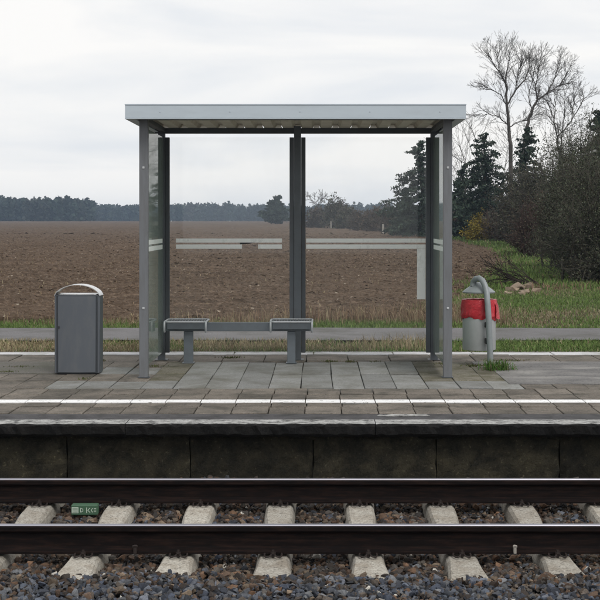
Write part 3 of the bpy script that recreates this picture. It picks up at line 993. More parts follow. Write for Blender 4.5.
m = MB(); m.lathe([(0.001, zb0 + .01), (rad - .012, zb0 + .01), (rad - .004, zb0), (rad, zb0 + .008), (rad, zb1), (rad - .006, zb1), (rad - .006, zb0 + .03), (0.001, zb0 + .03)], bcx, bcy, 40)
m.build('drum', M['galv'], rbn, smooth=True)
# bag folded over the rim, crumpled, ragged hem
m = MB()
K = 72
hem = [.010 * math.sin(j * .45) + .007 * math.sin(j * 1.1 + 1) + random.uniform(-.003, .003) for j in range(K)]
rows = 7
for r in range(rows):
    for j in range(K):
        a = 2 * math.pi * j / K
        t = r / (rows - 1)
        cr = .008 * math.sin(a * 7 + r * .9) * math.sin(a * 3 + 1) + .004 * math.sin(a * 19 + r * 1.1) + .003 * math.sin(a * 31 - r)
        rr_ = rad + .010 + .008 * math.sin(t * math.pi) + cr * (0.3 + t) + (.008 if r == rows - 2 else 0)
        z = zb1 + .016 - t * .23 - .02 * t * math.sin(a * 1.0 + .6) + (hem[j] if r == rows - 1 else 0)
        m.v.append((bcx + rr_ * math.cos(a), bcy + rr_ * math.sin(a), z))
for j in range(K):
    a = 2 * math.pi * j / K
    m.v.append((bcx + (rad - .02) * math.cos(a), bcy + (rad - .02) * math.sin(a), zb1 + .012 + .004 * math.sin(a * 11)))
for j in range(K):
    a = 2 * math.pi * j / K
    m.v.append((bcx + (rad - .03) * math.cos(a), bcy + (rad - .03) * math.sin(a), zb1 - .30))
order = [rows + 1, rows] + list(range(rows))
for u, v in zip(order, order[1:]):
    for j in range(K):
        b = (j + 1) % K
        m.f.append((u*K + j, u*K + b, v*K + b, v*K + j))
m.build('red_bag', M['bag'], rbn, smooth=True)
# loose flap of the bag on the right
fl = MB()
for i in range(7):
    for j in range(6):
        u, v = i / 6, j / 5
        a = R(-38 + 60 * u)
        rr_ = rad + .022 + .018 * v + .008 * math.sin(u * 9 + v * 4)
        fl.v.append((bcx + rr_ * math.cos(a), bcy + rr_ * math.sin(a), zb1 - .02 - .17 * v - .02 * math.sin(u * 5)))
for i in range(6):
    for j in range(5):
        a = i * 6 + j
        fl.f.append((a, a + 6, a + 7, a + 1))
fl.build('bag_flap', M['bag'], rbn, smooth=True)
# lid: shallow cone hung from the bent end
lcx, lcy = px_x(478.8, 15.25) - PX_, .25
zl0, zl1 = px_z(292.0, 15.2), px_z(283.0, 15.2)
m = MB(); m.lathe([(.183, zl0 - .012), (.188, zl0), (.15, zl0 + .032), (.09, zl0 + .074), (.045, zl1), (.001, zl1 + .01)], lcx, lcy, 36)
m.lathe([(.183, zl0 - .012), (.178, zl0 - .002), (.05, zl0 + .05), (.001, zl0 + .06)], lcx, lcy, 36)
m.build('lid', M['galv_pole'], rbn, smooth=True)
# brackets between pole and drum
for py in (303, 309, 325, 341):
    z = px_z(py, 15.05)
    MB().box(px_x(485.5, 15) - PX_, px_x(489.5, 15) - PX_, .01, .09, z - .03, z + .03).build('bracket', M['black'], rbn, bevel=.006)

# ================================================================== VEGETATION
def blades(n, sampler, h, wd, cols, lean=0.5, zfun=None):
    P = sampler(n); n = len(P)
    z0 = zfun(P) if zfun else np.full(n, -0.10)
    H = h(P, n)
    a = rng.uniform(0, 2*np.pi, n); la = rng.uniform(0, 2*np.pi, n)
    W = wd * rng.uniform(0.6, 1.3, n)
    sx, sy = np.cos(a) * W / 2, np.sin(a) * W / 2
    ln = np.abs(rng.normal(0, lean, n)) * H
    lx, ly = np.cos(la) * ln, np.sin(la) * ln
    B = np.stack([P[:, 0], P[:, 1], z0], -1)
    v = np.empty((n, 5, 3))
    v[:, 0] = B + np.stack([-sx, -sy, 0*sx], -1)
    v[:, 1] = B + np.stack([sx, sy, 0*sx], -1)
    mid = B + np.stack([lx * .3, ly * .3, H * .6], -1)
    v[:, 2] = mid + np.stack([sx, sy, 0*sx], -1) * .7
    v[:, 3] = mid + np.stack([-sx, -sy, 0*sx], -1) * .7
    v[:, 4] = B + np.stack([lx, ly, H * np.sqrt(np.clip(1 - (ln/np.maximum(H, 1e-6))**2 * .4, .2, 1))], -1)
    base = (np.arange(n) * 5)[:, None]
    F = np.concatenate([base + np.array([0, 1, 2]), base + np.array([0, 2, 3]), base + np.array([3, 2, 4])], 0)
    C = np.repeat(cols(P, n), 5, 0)
    return v.reshape(-1, 3), F, C
def grass(name, label, parts):
    VV, FF, CC, off = [], [], [], 0
    for v, f, c in parts:
        VV.append(v); FF.append(f + off); CC.append(c); off += len(v)
    o = link(name, np_mesh(name, np.concatenate(VV), np.concatenate(FF), M['leaf'], np.concatenate(CC)))
    return tag(o, label, 'grass', None, 'stuff')
GREEN = np.array([[.10, .16, .04], [.125, .19, .05], [.08, .13, .035], [.155, .205, .075]])
STRAW = np.array([[.30, .25, .15], [.25, .20, .12], [.36, .31, .2], [.2, .155, .10]])
DRY = np.array([[.17, .11, .075], [.22, .15, .10], [.13, .085, .06], [.28, .21, .14]])
def pick(pal, n): return pal[rng.integers(0, len(pal), n)] * rng.uniform(.75, 1.2, (n, 1))
def clumpy(x, y, f=1.3, s=5):
    return fbm(x, y, s, [(f, .5), (f*2.7, .35)])
def rect(x0, x1, y0, y1, thr=None, f=1.3, s=5):
    def g(n):
        P = np.stack([rng.uniform(x0, x1, n), rng.uniform(y0, y1, n)], -1)
        if thr is not None:
            P = P[clumpy(P[:, 0], P[:, 1], f, s) + rng.normal(0, .25, n) > thr]
        return P
    return g
def mixcols(pal_a, pal_b, fac):
    def g(P, n):
        t = fac(P)
        pa, pb = pick(pal_a, n), pick(pal_b, n)
        return np.where((rng.random(n) < t)[:, None], pb, pa)
    return g
hgt = lambda a, b: (lambda P, n: rng.uniform(a, b, n))
# strip between kerb and path
green_right = lambda P: np.clip(.68 + .15 * P[:, 0] + .55 * clumpy(P[:, 0], P[:, 1], 1.5, 8), .12, .92)
grass('grass', 'short straw and green grass strip between platform kerb and path', [
    blades(48000, rect(-7, 7, 17.15, 18.85, -.55), hgt(.03, .11), .012, mixcols(STRAW, GREEN, green_right), .6, lambda P: np.full(len(P), -.09)),
    blades(5000, rect(-6, 6, 16.75, 17.3, .2, 2.0), hgt(.02, .06), .01, mixcols(STRAW * .7, GREEN, green_right), .6, lambda P: np.full(len(P), -.05)),
    blades(2500, rect(-1.5, 1.6, 17.2, 18.7, .1), hgt(.1, .26), .009, mixcols(STRAW, STRAW, lambda P: np.zeros(len(P))), .5, lambda P: np.full(len(P), -.09))])
# verge between path and field
grass('grass', 'green grass verge with tall dry stalks at the field edge', [
    blades(30000, rect(-8, 2.6, 20.85, 23.0, -.6), hgt(.03, .12), .013, mixcols(GREEN * .95, STRAW * .8, lambda P: np.clip(.15 + .5 * clumpy(P[:, 0], P[:, 1], 1.1, 4) + (P[:, 1] - 21.6) * .3, .03, .8)), .6),
    blades(4500, rect(-8, 3.4, 21.8, 23.3, .2, 1.8), hgt(.05, .24), .011, mixcols(STRAW * .75, DRY, lambda P: np.full(len(P), .6)), .45),
    blades(6000, rect(-1.6, 3.2, 22.0, 24.6, .15, 1.6), hgt(.08, .40), .011, mixcols(DRY, STRAW * .85, lambda P: np.full(len(P), .3)), .4)])
# meadow on the right
def meadow_s(y0, y1):
    def g(n):
        P = np.stack([rng.uniform(1.5, 20, n), rng.uniform(y0, y1, n)], -1)
        return P[(P[:, 0] > field_edge(P[:, 1]) - .3 + rng.normal(0, .3, n)) & (P[:, 0] < .30 * P[:, 1] + 3)]
    return g
mead = lambda P: np.clip(.20 + .5 * clumpy(P[:, 0], P[:, 1], .9, 14) - np.clip((P[:, 1] - 33) / 20, 0, .35), .05, .95)
grass('grass', 'patchy green and straw meadow grass right of the ploughed field', [
    blades(110000, meadow_s(20.85, 34), hgt(.03, .10), .017, mixcols(GREEN * .95, STRAW * .75, mead), .6),
    blades(70000, meadow_s(33, 60), hgt(.06, .24), .028, mixcols(GREEN * .95, DRY, mead), .5),
    blades(40000, meadow_s(58, 130), hgt(.10, .40), .07, mixcols(GREEN * .85, DRY, mead), .5, lambda P: -.1 + terrain_z(P[:, 1]))])
# sparse stalks standing out of the ploughed field
grass('stubble', 'sparse pale stalks and clods sticking out of the field', [
    blades(2600, lambda n: (lambda P: P[P[:, 0] < field_edge(P[:, 1])])(np.stack([rng.uniform(-14, 9, n), rng.uniform(23, 60, n)], -1)), hgt(.03, .09), .02, mixcols(STRAW * .9, DRY, lambda P: np.full(len(P), .5)), .9, lambda P: np.full(len(P), -.01))])
# moss and weeds in the paving joints
moss = np.array([[.07, .09, .025], [.05, .07, .02], [.10, .11, .04]])
wparts = []
for (px, py, wpx, n) in [(232, 357.6, 9, 160), (330, 361.5, 7, 100), (350, 361.6, 5, 80), (375, 362, 6, 60), (478, 366, 12, 260), (505, 360.5, 20, 200), (8, 372, 8, 120), (100, 361, 5, 120), (84, 379, 4, 60), (440, 364, 8, 60), (155, 366, 8, 80), (20, 367, 15, 90)]:
    d = FPX * CAM_H / (py - HY); cx = px_x(px, d); ww = wpx / FPX * d
    wparts.append(blades(n, (lambda cx, d, ww: (lambda n: np.stack([rng.normal(cx, ww * .6, n), rng.normal(d, .045, n)], -1)))(cx, d, ww), hgt(.008, .03), .008, mixcols(moss, STRAW * .5, lambda P: np.full(len(P), .25)), .7, lambda P: np.full(len(P), -.005)))
grass('joint_weeds', 'mossy weeds growing in the joints of the paving', wparts)
# grass tuft at the pole foot
tp = px_x(497, 14.75)
VVt = blades(520, lambda n: np.stack([rng.normal(tp, .075, n), rng.normal(14.72, .07, n)], -1), hgt(.03, .15), .008, mixcols(np.array([[.06, .13, .02], [.08, .17, .03], [.045, .10, .02]]), STRAW * .6, lambda P: np.full(len(P), .14)), .95, lambda P: np.full(len(P), -.005))
o = link('grass_tuft', np_mesh('grass_tuft', VVt[0] - np.array([tp, 14.72, 0]), VVt[1], M['leaf'], VVt[2]), None, (tp, 14.72, 0))
tag(o, 'bright green grass tuft at the foot of the bent pole', 'grass tuft')

# ---- woody plants
class Wood:
    """collects tapered twigs as 3- or 4-sided tubes, plus leaf faces"""
    def __init__(s): s.seg, s.leaf = [], []
    def mesh(s, name, mat, col, k=3, var=.25):
        if not s.seg: return None
        A = np.array([x[0] for x in s.seg]); B = np.array([x[1] for x in s.seg])
        ra = np.array([x[2] for x in s.seg]); rb_ = np.array([x[3] for x in s.seg])
        t = B - A; t /= np.maximum(np.linalg.norm(t, axis=1), 1e-9)[:, None]
        ref = np.where((np.abs(t[:, 0]) < .8)[:, None], np.array([1., 0, 0]), np.array([0, 1., 0]))
        u = ref - t * (ref * t).sum(1)[:, None]; u /= np.linalg.norm(u, axis=1)[:, None]
        w = np.cross(t, u)
        n = len(A); V = np.empty((n, 2 * k, 3))
        for j in range(k):
            a = 2 * math.pi * j / k
            dr = u * math.cos(a) + w * math.sin(a)
            V[:, j] = A + dr * ra[:, None]; V[:, k + j] = B + dr * rb_[:, None]
        b = (np.arange(n) * 2 * k)[:, None]
        F = np.concatenate([b + np.array([j, (j+1) % k, k + (j+1) % k, k + j]) for j in range(k)], 0)
        C = np.repeat(np.array(col)[None] * rng.uniform(1-var, 1+var, (n, 1)), 2 * k, 0)
        return np_mesh(name, V.reshape(-1, 3), F, mat, C)
def leaf_mesh(name, pts, size, pal, flat=0.0, aspect=.6, var=(.75, 1.2)):
    P = np.asarray(pts); n = len(P)
    RR = rand_rot(n)
    S = size * rng.uniform(.6, 1.35, n)
    q = np.array([[-.5, -.5*aspect, 0], [.5, -.3*aspect, .05], [.45, .5*aspect, 0], [-.4, .4*aspect, .08]])
    V = np.einsum('nij,kj->nki', RR, q) * S[:, None, None] + P[:, None, :]
    F = (np.arange(n) * 4)[:, None] + np.arange(4)
    C = np.repeat(pal[rng.integers(0, len(pal), n)] * rng.uniform(*var, (n, 1)), 4, 0)
    return np_mesh(name, V.reshape(-1, 3), F, M['leaf'], C)
def rv(r, s): return Vector((r.gauss(0, s), r.gauss(0, s), r.gauss(0, s)))
def grow(r, wd, p, d, length, rad, depth, maxd, spread, up, minr, limb):
    n = 3 if depth < 2 else 2
    pts = [p]
    cur, dr = p.copy(), d.copy()
    for i in range(n):
        dr = (dr + rv(r, .05 + .022 * depth) + Vector((0, 0, up))).normalized()
        nxt = cur + dr * (length / n)
        ra = rad * (1 - .33 * i / n); rb_ = rad * (1 - .33 * (i + 1) / n)
        (limb if depth <= 1 else wd).seg.append((cur[:], nxt[:], max(ra, minr), max(rb_, minr)))
        cur = nxt; pts.append(cur)
        if depth < maxd and i < n - 1 and r.random() < (.35 if depth == 0 else .55):
            ax = dr.cross(rv(r, 1)).normalized()
            sd_ = (Matrix.Rotation(r.uniform(.5, 1.0) * spread * 1.6, 3, ax) @ dr)
            grow(r, wd, cur, sd_, length * r.uniform(.4, .65), rad * .34, depth + 1 + (r.random() < .4), maxd, spread, up, minr, limb)
    if depth < maxd:
        k = 2 if r.random() < .65 else 3
        a0 = r.uniform(0, 6.28)
        base = dr.cross(Vector((.3, .5, .2))).normalized()
        for j in range(k):
            ax = Matrix.Rotation(a0 + j * 2 * math.pi / k + r.uniform(-.5, .5), 3, dr) @ base
            nd = Matrix.Rotation(spread * r.uniform(.55, 1.25), 3, ax) @ dr
            grow(r, wd, cur, nd, length * r.uniform(.62, .88), rad * .66 * r.uniform(.75, 1.1), depth + 1, maxd, spread, up, minr, limb)
BARK = (.07, .064, .059)
def bare_tree(px, d, top_py, seed, label, trunk=1.2, spread=.42, up=.06, maxd=7, lean=(0, 0), col=BARK, name='bare_tree', rad=None, minr=.011, group='bare trees right of the field', width=None):
    r = random.Random(seed)
    zb = float(terrain_z(d)) - .12
    H = px_z(top_py, d) - zb
    x = px_x(px, d)
    t = thing(name, (x, d, zb), label, 'tree', group)
    limb, twig = Wood(), Wood()
    L0 = trunk
    rad0 = .05
    grow(r, twig, Vector((0, 0, 0)), Vector((lean[0], lean[1], 1)).normalized(), L0, rad0, 0, maxd, spread, up, 1e-5, limb)
    allz = max(s[1][2] for s in twig.seg)
    sc = H / allz
    for wdd in (limb, twig):
        wdd.seg = [(tuple(c * sc for c in a), tuple(c * sc for c in b), max(ra * sc * (rad or 1), minr), max(rb_ * sc * (rad or 1), minr)) for a, b, ra, rb_ in wdd.seg]
    link('trunk', limb.mesh('trunk', M['bark'], col, 6), t)
    link('crown', twig.mesh('crown', M['bark'], tuple(c * .9 for c in col), 3), t)
    return t
def skeleton_tree(d, seed, label, limbs, base, col=BARK, tw_len=1.05, minr=.0065, maxd=6):
    """limbs: (start radius, end radius, points in photo pixels); twigs grow from them"""
    r = random.Random(seed)
    zb = float(terrain_z(d)) - .12
    x0 = px_x(base, d)
    t = thing('bare_tree', (x0, d, zb), label, 'tree', 'bare trees right of the field')
    main, lim, twig = Wood(), Wood(), Wood()
    dep = {}
    for li, (ra, rb_, pts) in enumerate(limbs):
        P = []
        yoff = dep.get(pts[0], 0.0); slope = 0 if li == 0 else r.uniform(-.5, .5)
        tot = 0; prev = None
        for q_ in pts:
            x, z = px_x(q_[0], d) - x0, px_z(q_[1], d) - zb
            if prev: tot += math.hypot(x - prev[0], z - prev[1])
            prev = (x, z)
            y = yoff + slope * tot
            dep.setdefault(q_, y)
            P.append(Vector((x, y, max(z, 0))))
        # smooth and roughen
        Q = []
        for i in range(len(P) - 1):
            for k in range(4):
                Q.append(P[i].lerp(P[i+1], k / 4) + (rv(r, .03) if k else Vector((0, 0, 0))))
        Q.append(P[-1])
        n = len(Q) - 1
        W = main if li == 0 else Wood()
        for i in range(n):
            W.seg.append((Q[i][:], Q[i+1][:], ra + (rb_ - ra) * i / n, ra + (rb_ - ra) * (i+1) / n))
        if li: link('limb', W.mesh('limb', M['bark'], col, 5), t)
        L_l = sum((Q[i+1] - Q[i]).length for i in range(n))
        for i in range(1, n):
            f = i / n
            if li == 0 and f < .45: continue
            for _ in range(1 if r.random() < .75 else 2):
                tg = (Q[i+1] - Q[i]).normalized()
                ax = tg.cross(rv(r, 1)).normalized()
                dr = Matrix.Rotation(r.uniform(.35, .8), 3, ax) @ tg
                grow(r, twig, Q[i], dr, tw_len * r.uniform(.35, .8) * (1.15 - .4 * f), .022, 3, maxd, .38, .05, minr, twig)
        tg = (Q[-1] - Q[-2]).normalized()
        for _ in range(2):
            grow(r, twig, Q[-1], (tg + rv(r, .2)).normalized(), tw_len * .42, max(rb_ * .8, .014), 3, maxd, .34, .05, minr, twig)
    link('trunk', main.mesh('trunk', M['bark'], col, 7), t)
    link('crown', twig.mesh('crown', M['bark'], tuple(c * .9 for c in col), 3), t)
    return t
Zp = lambda L: [(440 + a / 3.75, 20 + b / 3.75) for a, b in L]
skeleton_tree(100, 21, 'tallest bare tree with fan of fine branches right of the shelter roof', [
    (.20, .075, [(512.5, 238), (511.5, 200)] + Zp([(265, 490), (258, 400), (250, 320), (247, 240)])),
    (.065, .022, Zp([(247, 240), (225, 200), (195, 160), (178, 125)])),
    (.06, .022, Zp([(247, 240), (252, 190), (262, 140), (262, 110)])),
    (.075, .022, Zp([(250, 320), (285, 262), (322, 222), (338, 180), (340, 145)])),
    (.045, .015, Zp([(258, 400), (225, 362), (180, 350), (135, 352)])),
    (.045, .015, Zp([(250, 320), (225, 280), (190, 262), (160, 262)])),
    (.045, .016, Zp([(258, 400), (295, 382), (335, 375)])),
    (.035, .014, Zp([(285, 262), (290, 210), (300, 170), (305, 140)])),
    (.035, .014, Zp([(225, 200), (215, 150), (225, 115)]))], 512.5)
skeleton_tree(106, 36, 'tall bare tree leaning right, behind the dark spruce top', [
    (.18, .085, [(520, 236), (521, 190)] + Zp([(318, 450), (325, 400), (345, 340), (365, 300)])),
    (.06, .02, Zp([(365, 300), (360, 245), (372, 190), (385, 130)])),
    (.07, .022, Zp([(365, 300), (400, 275), (440, 250), (480, 240)])),
    (.045, .016, Zp([(345, 340), (332, 285), (345, 225), (352, 180)])),
    (.055, .018, Zp([(400, 275), (425, 225), (440, 185), (448, 150)])),
    (.04, .015, Zp([(360, 245), (340, 205), (345, 160)])),
    (.04, .015, Zp([(440, 250), (465, 215), (478, 190)]))], 520)
skeleton_tree(96, 45, 'shorter bare tree with upright limbs rising behind the right thicket', [
    (.14, .06, [(561, 242), (560.5, 200)] + Zp([(452, 560), (450, 520), (440, 440)])),
    (.05, .018, Zp([(440, 440), (425, 370), (402, 320), (385, 300)])),
    (.055, .018, Zp([(450, 520), (462, 420), (475, 340), (480, 280)])),
    (.045, .016, Zp([(440, 440), (490, 380), (525, 320), (530, 285)])),
    (.035, .014, Zp([(425, 370), (435, 310), (430, 265)])),
    (.035, .014, Zp([(490, 380), (500, 320), (505, 285)]))], 561, tw_len=.95)
bare_tree(464, 125, 114, 52, 'small bare tree close beside the right shelter post', spread=.45, up=.03, maxd=6, minr=.006)
bare_tree(483, 118, 112, 57, 'slender bare tree between shelter post and spruce', spread=.40, up=.05, maxd=6, minr=.009)
bare_tree(585, 88, 104, 64, 'thin twiggy bare tree at the right edge of the picture', spread=.36, up=.05, maxd=6, minr=.006)
bare_tree(458, 128, 140, 72, 'young bare tree far behind the right front post', spread=.5, up=.03, maxd=6, minr=.01)

CONI = np.array([[.026, .042, .03], [.036, .056, .038], [.02, .032, .024], [.05, .07, .048]])
def conifer(px, d, top_py, half_px, seed, label, base_py=None, pal=CONI, dens=1.0, leafsz=.34, droop=.25, ragged=.3, name='spruce_tree', group='evergreens behind the field'):
    r = random.Random(seed)
    zb = float(terrain_z(d)) - .12
    H = px_z(top_py, d) - zb
    Rm = half_px * 1.22 / FPX * d
    t = thing(name, (px_x(px, d), d, zb), label, 'tree', group)
    tr = Wood(); br = Wood(); pts = []
    nseg = 8; bend = [(r.gauss(0, .02) * H, r.gauss(0, .02) * H) for _ in range(nseg + 1)]
    tp_ = [(bend[i][0] * i / nseg, bend[i][1] * i / nseg, H * i / nseg) for i in range(nseg + 1)]
    for i in range(nseg):
        tr.seg.append((tp_[i], tp_[i+1], .022 * H * (1 - i / nseg) + .02, .022 * H * (1 - (i+1) / nseg) + .015))
    nb = int(H * 17 * dens)
    for i in range(nb):
        f = (i + r.random()) / nb
        f = .06 + .94 * f
        Lb = Rm * min(1, (1 - f) * 1.5 + .14) * (0.9 if f > .12 else .7) * r.uniform(1 - ragged * 1.5, 1 + ragged)
        a = r.uniform(0, 2 * math.pi)
        k = f * nseg; i0 = min(int(k), nseg - 1); tt = k - i0
        o0 = [tp_[i0][c] * (1 - tt) + tp_[i0+1][c] * tt for c in range(3)]
        e = (o0[0] + Lb * math.cos(a), o0[1] + Lb * math.sin(a), o0[2] - droop * Lb * r.uniform(.2, 1.5) + (.35 * Lb if f > .85 else 0))
        mid = tuple((o0[c] + e[c]) / 2 + (.06 * Lb if c == 2 else 0) for c in range(3))
        br.seg.append((tuple(o0), mid, .03, .02)); br.seg.append((mid, e, .02, .008))
        m_ = max(5, int(Lb * 30))
        for q_ in range(m_):
            s = (q_ + .5 + r.random()) / m_
            s = .10 + .95 * s ** .7
            A, B, ss = (o0, mid, s * 2) if s < .5 else (mid, e, s * 2 - 1)
            w_ = .07 + .11 * Lb * (1 - s * .7)
            pts.append((A[0] + (B[0]-A[0]) * ss + r.gauss(0, w_), A[1] + (B[1]-A[1]) * ss + r.gauss(0, w_), A[2] + (B[2]-A[2]) * ss - abs(r.gauss(0, w_ * .8))))
    link('trunk', tr.mesh('trunk', M['bark'], (.05, .04, .033), 6), t)
    link('branches', br.mesh('branches', M['bark'], (.035, .03, .025), 3), t)
    link('crown', leaf_mesh('crown', pts, leafsz, pal, aspect=.42), t)
    return t
conifer(421, 140, 141, 24, 5, 'dark ragged spruce seen through the right glass pane', ragged=.65, leafsz=.32)
conifer(486, 112, 133, 24, 6, 'broad dark spruce beside the right front shelter post', ragged=.6, leafsz=.28)
conifer(526, 104, 127, 21, 8, 'dark spruce in front of the leaning bare tree', ragged=.6, leafsz=.28)
conifer(599, 70, 110, 22, 9, 'dark evergreen top at the right picture edge', ragged=.5, leafsz=.30)
conifer(276, 420, 197, 11, 11, 'lone dark tree in the far field left of the middle post', dens=.8, leafsz=.8, ragged=.45, droop=-.15)
conifer(405, 150, 188, 14, 12, 'low dark evergreen left of the ragged spruce', leafsz=.42, ragged=.5)
conifer(462, 125, 165, 14, 13, 'narrow dark evergreen just right of the front post', leafsz=.36, ragged=.5)

def shrub(px, d, top_py, half_px, seed, label, pal, n_stem=40, leaves=2600, leafsz=.10, barkc=(.072, .066, .054), base_z=None, name='shrub', cat='shrub', group=None, depth=None, sub=7, minr=.008, low=.12, spiky=.2, twigs=1.0):
    r = random.Random(seed)
    zb = (float(terrain_z(d)) - .12) if base_z is None else base_z
    H = px_z(top_py, d) - zb
    Rm = half_px / FPX * d
    Dm = depth or Rm
    t = thing(name, (px_x(px, d), d, zb), label, cat, group)
    st, tw, pts = Wood(), Wood(), []
    lumps = [(r.uniform(0, 6.28), r.uniform(.75, 1.12)) for _ in range(9)]
    for i in range(n_stem):
        a = r.uniform(0, 2 * math.pi)
        el = math.acos(r.uniform(low, 1.0))
        lump = lumps[int((a / 6.2832) * 9) % 9][1] * r.uniform(1 - spiky, 1 + spiky * .6)
        e = Vector((Rm * math.sin(el) * math.cos(a) * lump, Dm * math.sin(el) * math.sin(a) * lump, H * math.cos(el) ** .8 * min(lump, 1.03) * .94))
        b = Vector((r.gauss(0, Rm * .22), r.gauss(0, Dm * .22), 0))
        c = b * .5 + e * .45 + Vector((0, 0, H * .12)) + rv(r, .05 * H)
        r0 = .008 + .008 * H
        P = []
        for k in range(7):
            s = k / 6
            P.append(b * (1-s)**2 + c * 2*s*(1-s) + e * s*s + rv(r, .012 * H))
        for k in range(6):
            st.seg.append((P[k][:], P[k+1][:], max(minr, r0 * (1 - k/7)), max(minr, r0 * (1 - (k+1)/7))))
        for q_ in range(int(sub * twigs)):
            s = r.uniform(.3, 1.0); k = min(5, int(s * 6))
            o0 = P[k].lerp(P[k+1], s * 6 - k)
            dr = ((P[k+1] - P[k]).normalized() + rv(r, .55) + Vector((0, 0, .25))).normalized()
            ln = H * r.uniform(.08, .22)
            m1 = o0 + dr * ln * .5 + rv(r, .02 * H); m2 = m1 + (dr + rv(r, .3)).normalized() * ln * .6
            tw.seg.append((o0[:], m1[:], minr, minr * .8)); tw.seg.append((m1[:], m2[:], minr * .8, minr * .5))
            for _ in range(3):
                o1 = o0.lerp(m2, r.random()); e1 = o1 + rv(r, .045 * H) + Vector((0, 0, .03 * H))
                tw.seg.append((o1[:], e1[:], minr * .7, minr * .4)); pts.append(e1[:])
            pts.append(m2[:])
    link('stems', st.mesh('stems', M['bark'], barkc, 4), t)
    link('twigs', tw.mesh('twigs', M['bark'], barkc, 3, .4), t)
    if leaves:
        pts = np.array(pts)
        ii = rng.integers(0, len(pts), leaves)
        Lp = pts[ii] + rng.normal(0, .03 * H, (leaves, 3)) * np.array([1, 1, .8])
        Lp[:, 2] = np.maximum(Lp[:, 2], .03)
        link('crown', leaf_mesh('crown', Lp, leafsz, pal), t)
    return t
DARKB = np.array([[.05, .055, .034], [.07, .07, .046], [.04, .043, .028], [.09, .09, .064], [.06, .05, .036]])
BLOSS = np.array([[.048, .06, .034], [.062, .074, .044], [.04, .048, .028], [.078, .086, .058], [.055, .055, .038], [.036, .04, .026]])
BROWNB = np.array([[.06, .045, .033], [.085, .062, .045], [.045, .036, .026], [.05, .05, .03], [.10, .075, .055]])
YELL = np.array([[.34, .26, .025], [.26, .21, .03], [.40, .31, .05], [.16, .14, .03]])
RTH = 'shrubs of the thicket right of the meadow'
# big dark thicket on the right
shrub(606, 37, 148, 60, 1, 'largest dark thicket bush with pale buds at the right edge', BLOSS, 150, 42000, .04, group=RTH, sub=11, minr=.007, low=.02)
shrub(570, 47, 160, 32, 2, 'dark twiggy bush just left of the largest thicket bush', BLOSS, 130, 30000, .048, group=RTH, sub=11, minr=.009, low=.02)
shrub(622, 41, 108, 60, 3, 'high dark bush rising at the right picture edge', BLOSS, 190, 60000, .045, group=RTH, sub=10, minr=.008, low=.1)
shrub(582, 62, 122, 34, 4, 'tall grey-green bush behind the thicket front', BLOSS, 150, 40000, .06, group=RTH, sub=10, minr=.012, low=.05)
shrub(534, 60, 196, 24, 5, 'reddish brown leafless shrub at the meadow corner', BROWNB, 90, 1800, .07, (.06, .04, .034), group=RTH, sub=10, minr=.009, low=.05)
shrub(505, 100, 200, 24, 6, 'brown leafless shrub behind the field corner', BROWNB, 80, 1600, .13, (.065, .048, .04), group=RTH, sub=9, minr=.014, low=.05)
shrub(547, 80, 150, 36, 7, 'dark shrub under the shorter bare tree', DARKB, 120, 14000, .10, group=RTH, sub=9, minr=.014, low=.05)
shrub(522, 88, 166, 26, 8, 'dusky shrub below the dark spruce', DARKB, 100, 9000, .10, group=RTH, sub=9, minr=.014)
shrub(497, 118, 180, 20, 15, 'dim shrub below the broad spruce', DARKB, 80, 4500, .17, group=RTH, sub=9, minr=.017)
shrub(462, 130, 190, 16, 16, 'dim brown undergrowth right of the front post', BROWNB, 80, 2600, .17, group=RTH, sub=9, minr=.017)
shrub(588, 36.5, 245, 26, 17, 'low dark bramble at the foot of the thicket', DARKB, 80, 3500, .05, group=RTH, sub=8, minr=.006)
shrub(478, 106, 213, 15, 18, 'yellow flowering shrub at the end of the field', YELL * .8, 80, 4200, .11, (.12, .09, .03), cat='shrub', sub=8, minr=.012, name='flowering_shrub')
# hedge row at the far side of the field, seen through the right pane
HG = 'leafless shrubs on the far field edge'
for i, (px, d, tp_, hp, lab, pal) in enumerate([
    (317, 270, 206, 13, 'brown shrub just right of the middle shelter post', BROWNB),
    (336, 262, 197, 13, 'taller dark shrub in the far row behind the right pane', DARKB),
    (347, 250, 205, 12, 'dark shrub right of the taller one in the far row', DARKB),
    (362, 215, 208, 12, 'brown shrub in the middle of the far row', BROWNB),
    (376, 200, 206, 13, 'wide brown shrub right of the far row middle', BROWNB),
    (391, 185, 204, 13, 'brown shrub left of the low dark evergreen', BROWNB),
    (404, 175, 212, 12, 'dark low shrub under the low dark evergreen', DARKB),
    (424, 165, 212, 15, 'dark low shrub at the foot of the ragged spruce', DARKB)]):
    shrub(px, d, tp_, hp, 100 + i, lab, pal, 90, 1500 if pal is BROWNB else 3200, .0013 * d, (.085, .066, .055), group=HG, sub=9, minr=.00011 * d, low=.02, depth=3.0)
bare_tree(319, 275, 189, 81, 'small bare tree standing above the far shrubs', spread=.55, up=.02, maxd=5, minr=.035, group='bare trees right of the field')
# weed stalks at the field edge seen through the glass, fence posts in the far row
for i, (px, d, h_, lab) in enumerate([(331, 258, 1.5, 'pale grey post below the taller dark shrub'), (383, 172, 1.3, 'thin pale post at the end of the far shrub row'), (404, 160, 1.3, 'thin pale post left of the ragged spruce')]):
    zb = float(terrain_z(d)) - .1
    o = MB().prism([(-.11, -.1), (.11, -.1), (.11, .1), (-.11, .1)], 'z', 0, h_).build('fence_post', M['post_wood'], None, bevel=.03)
    o.location = (px_x(px, d), d, zb)
    tag(o, lab, 'post', 'posts at the far field edge')

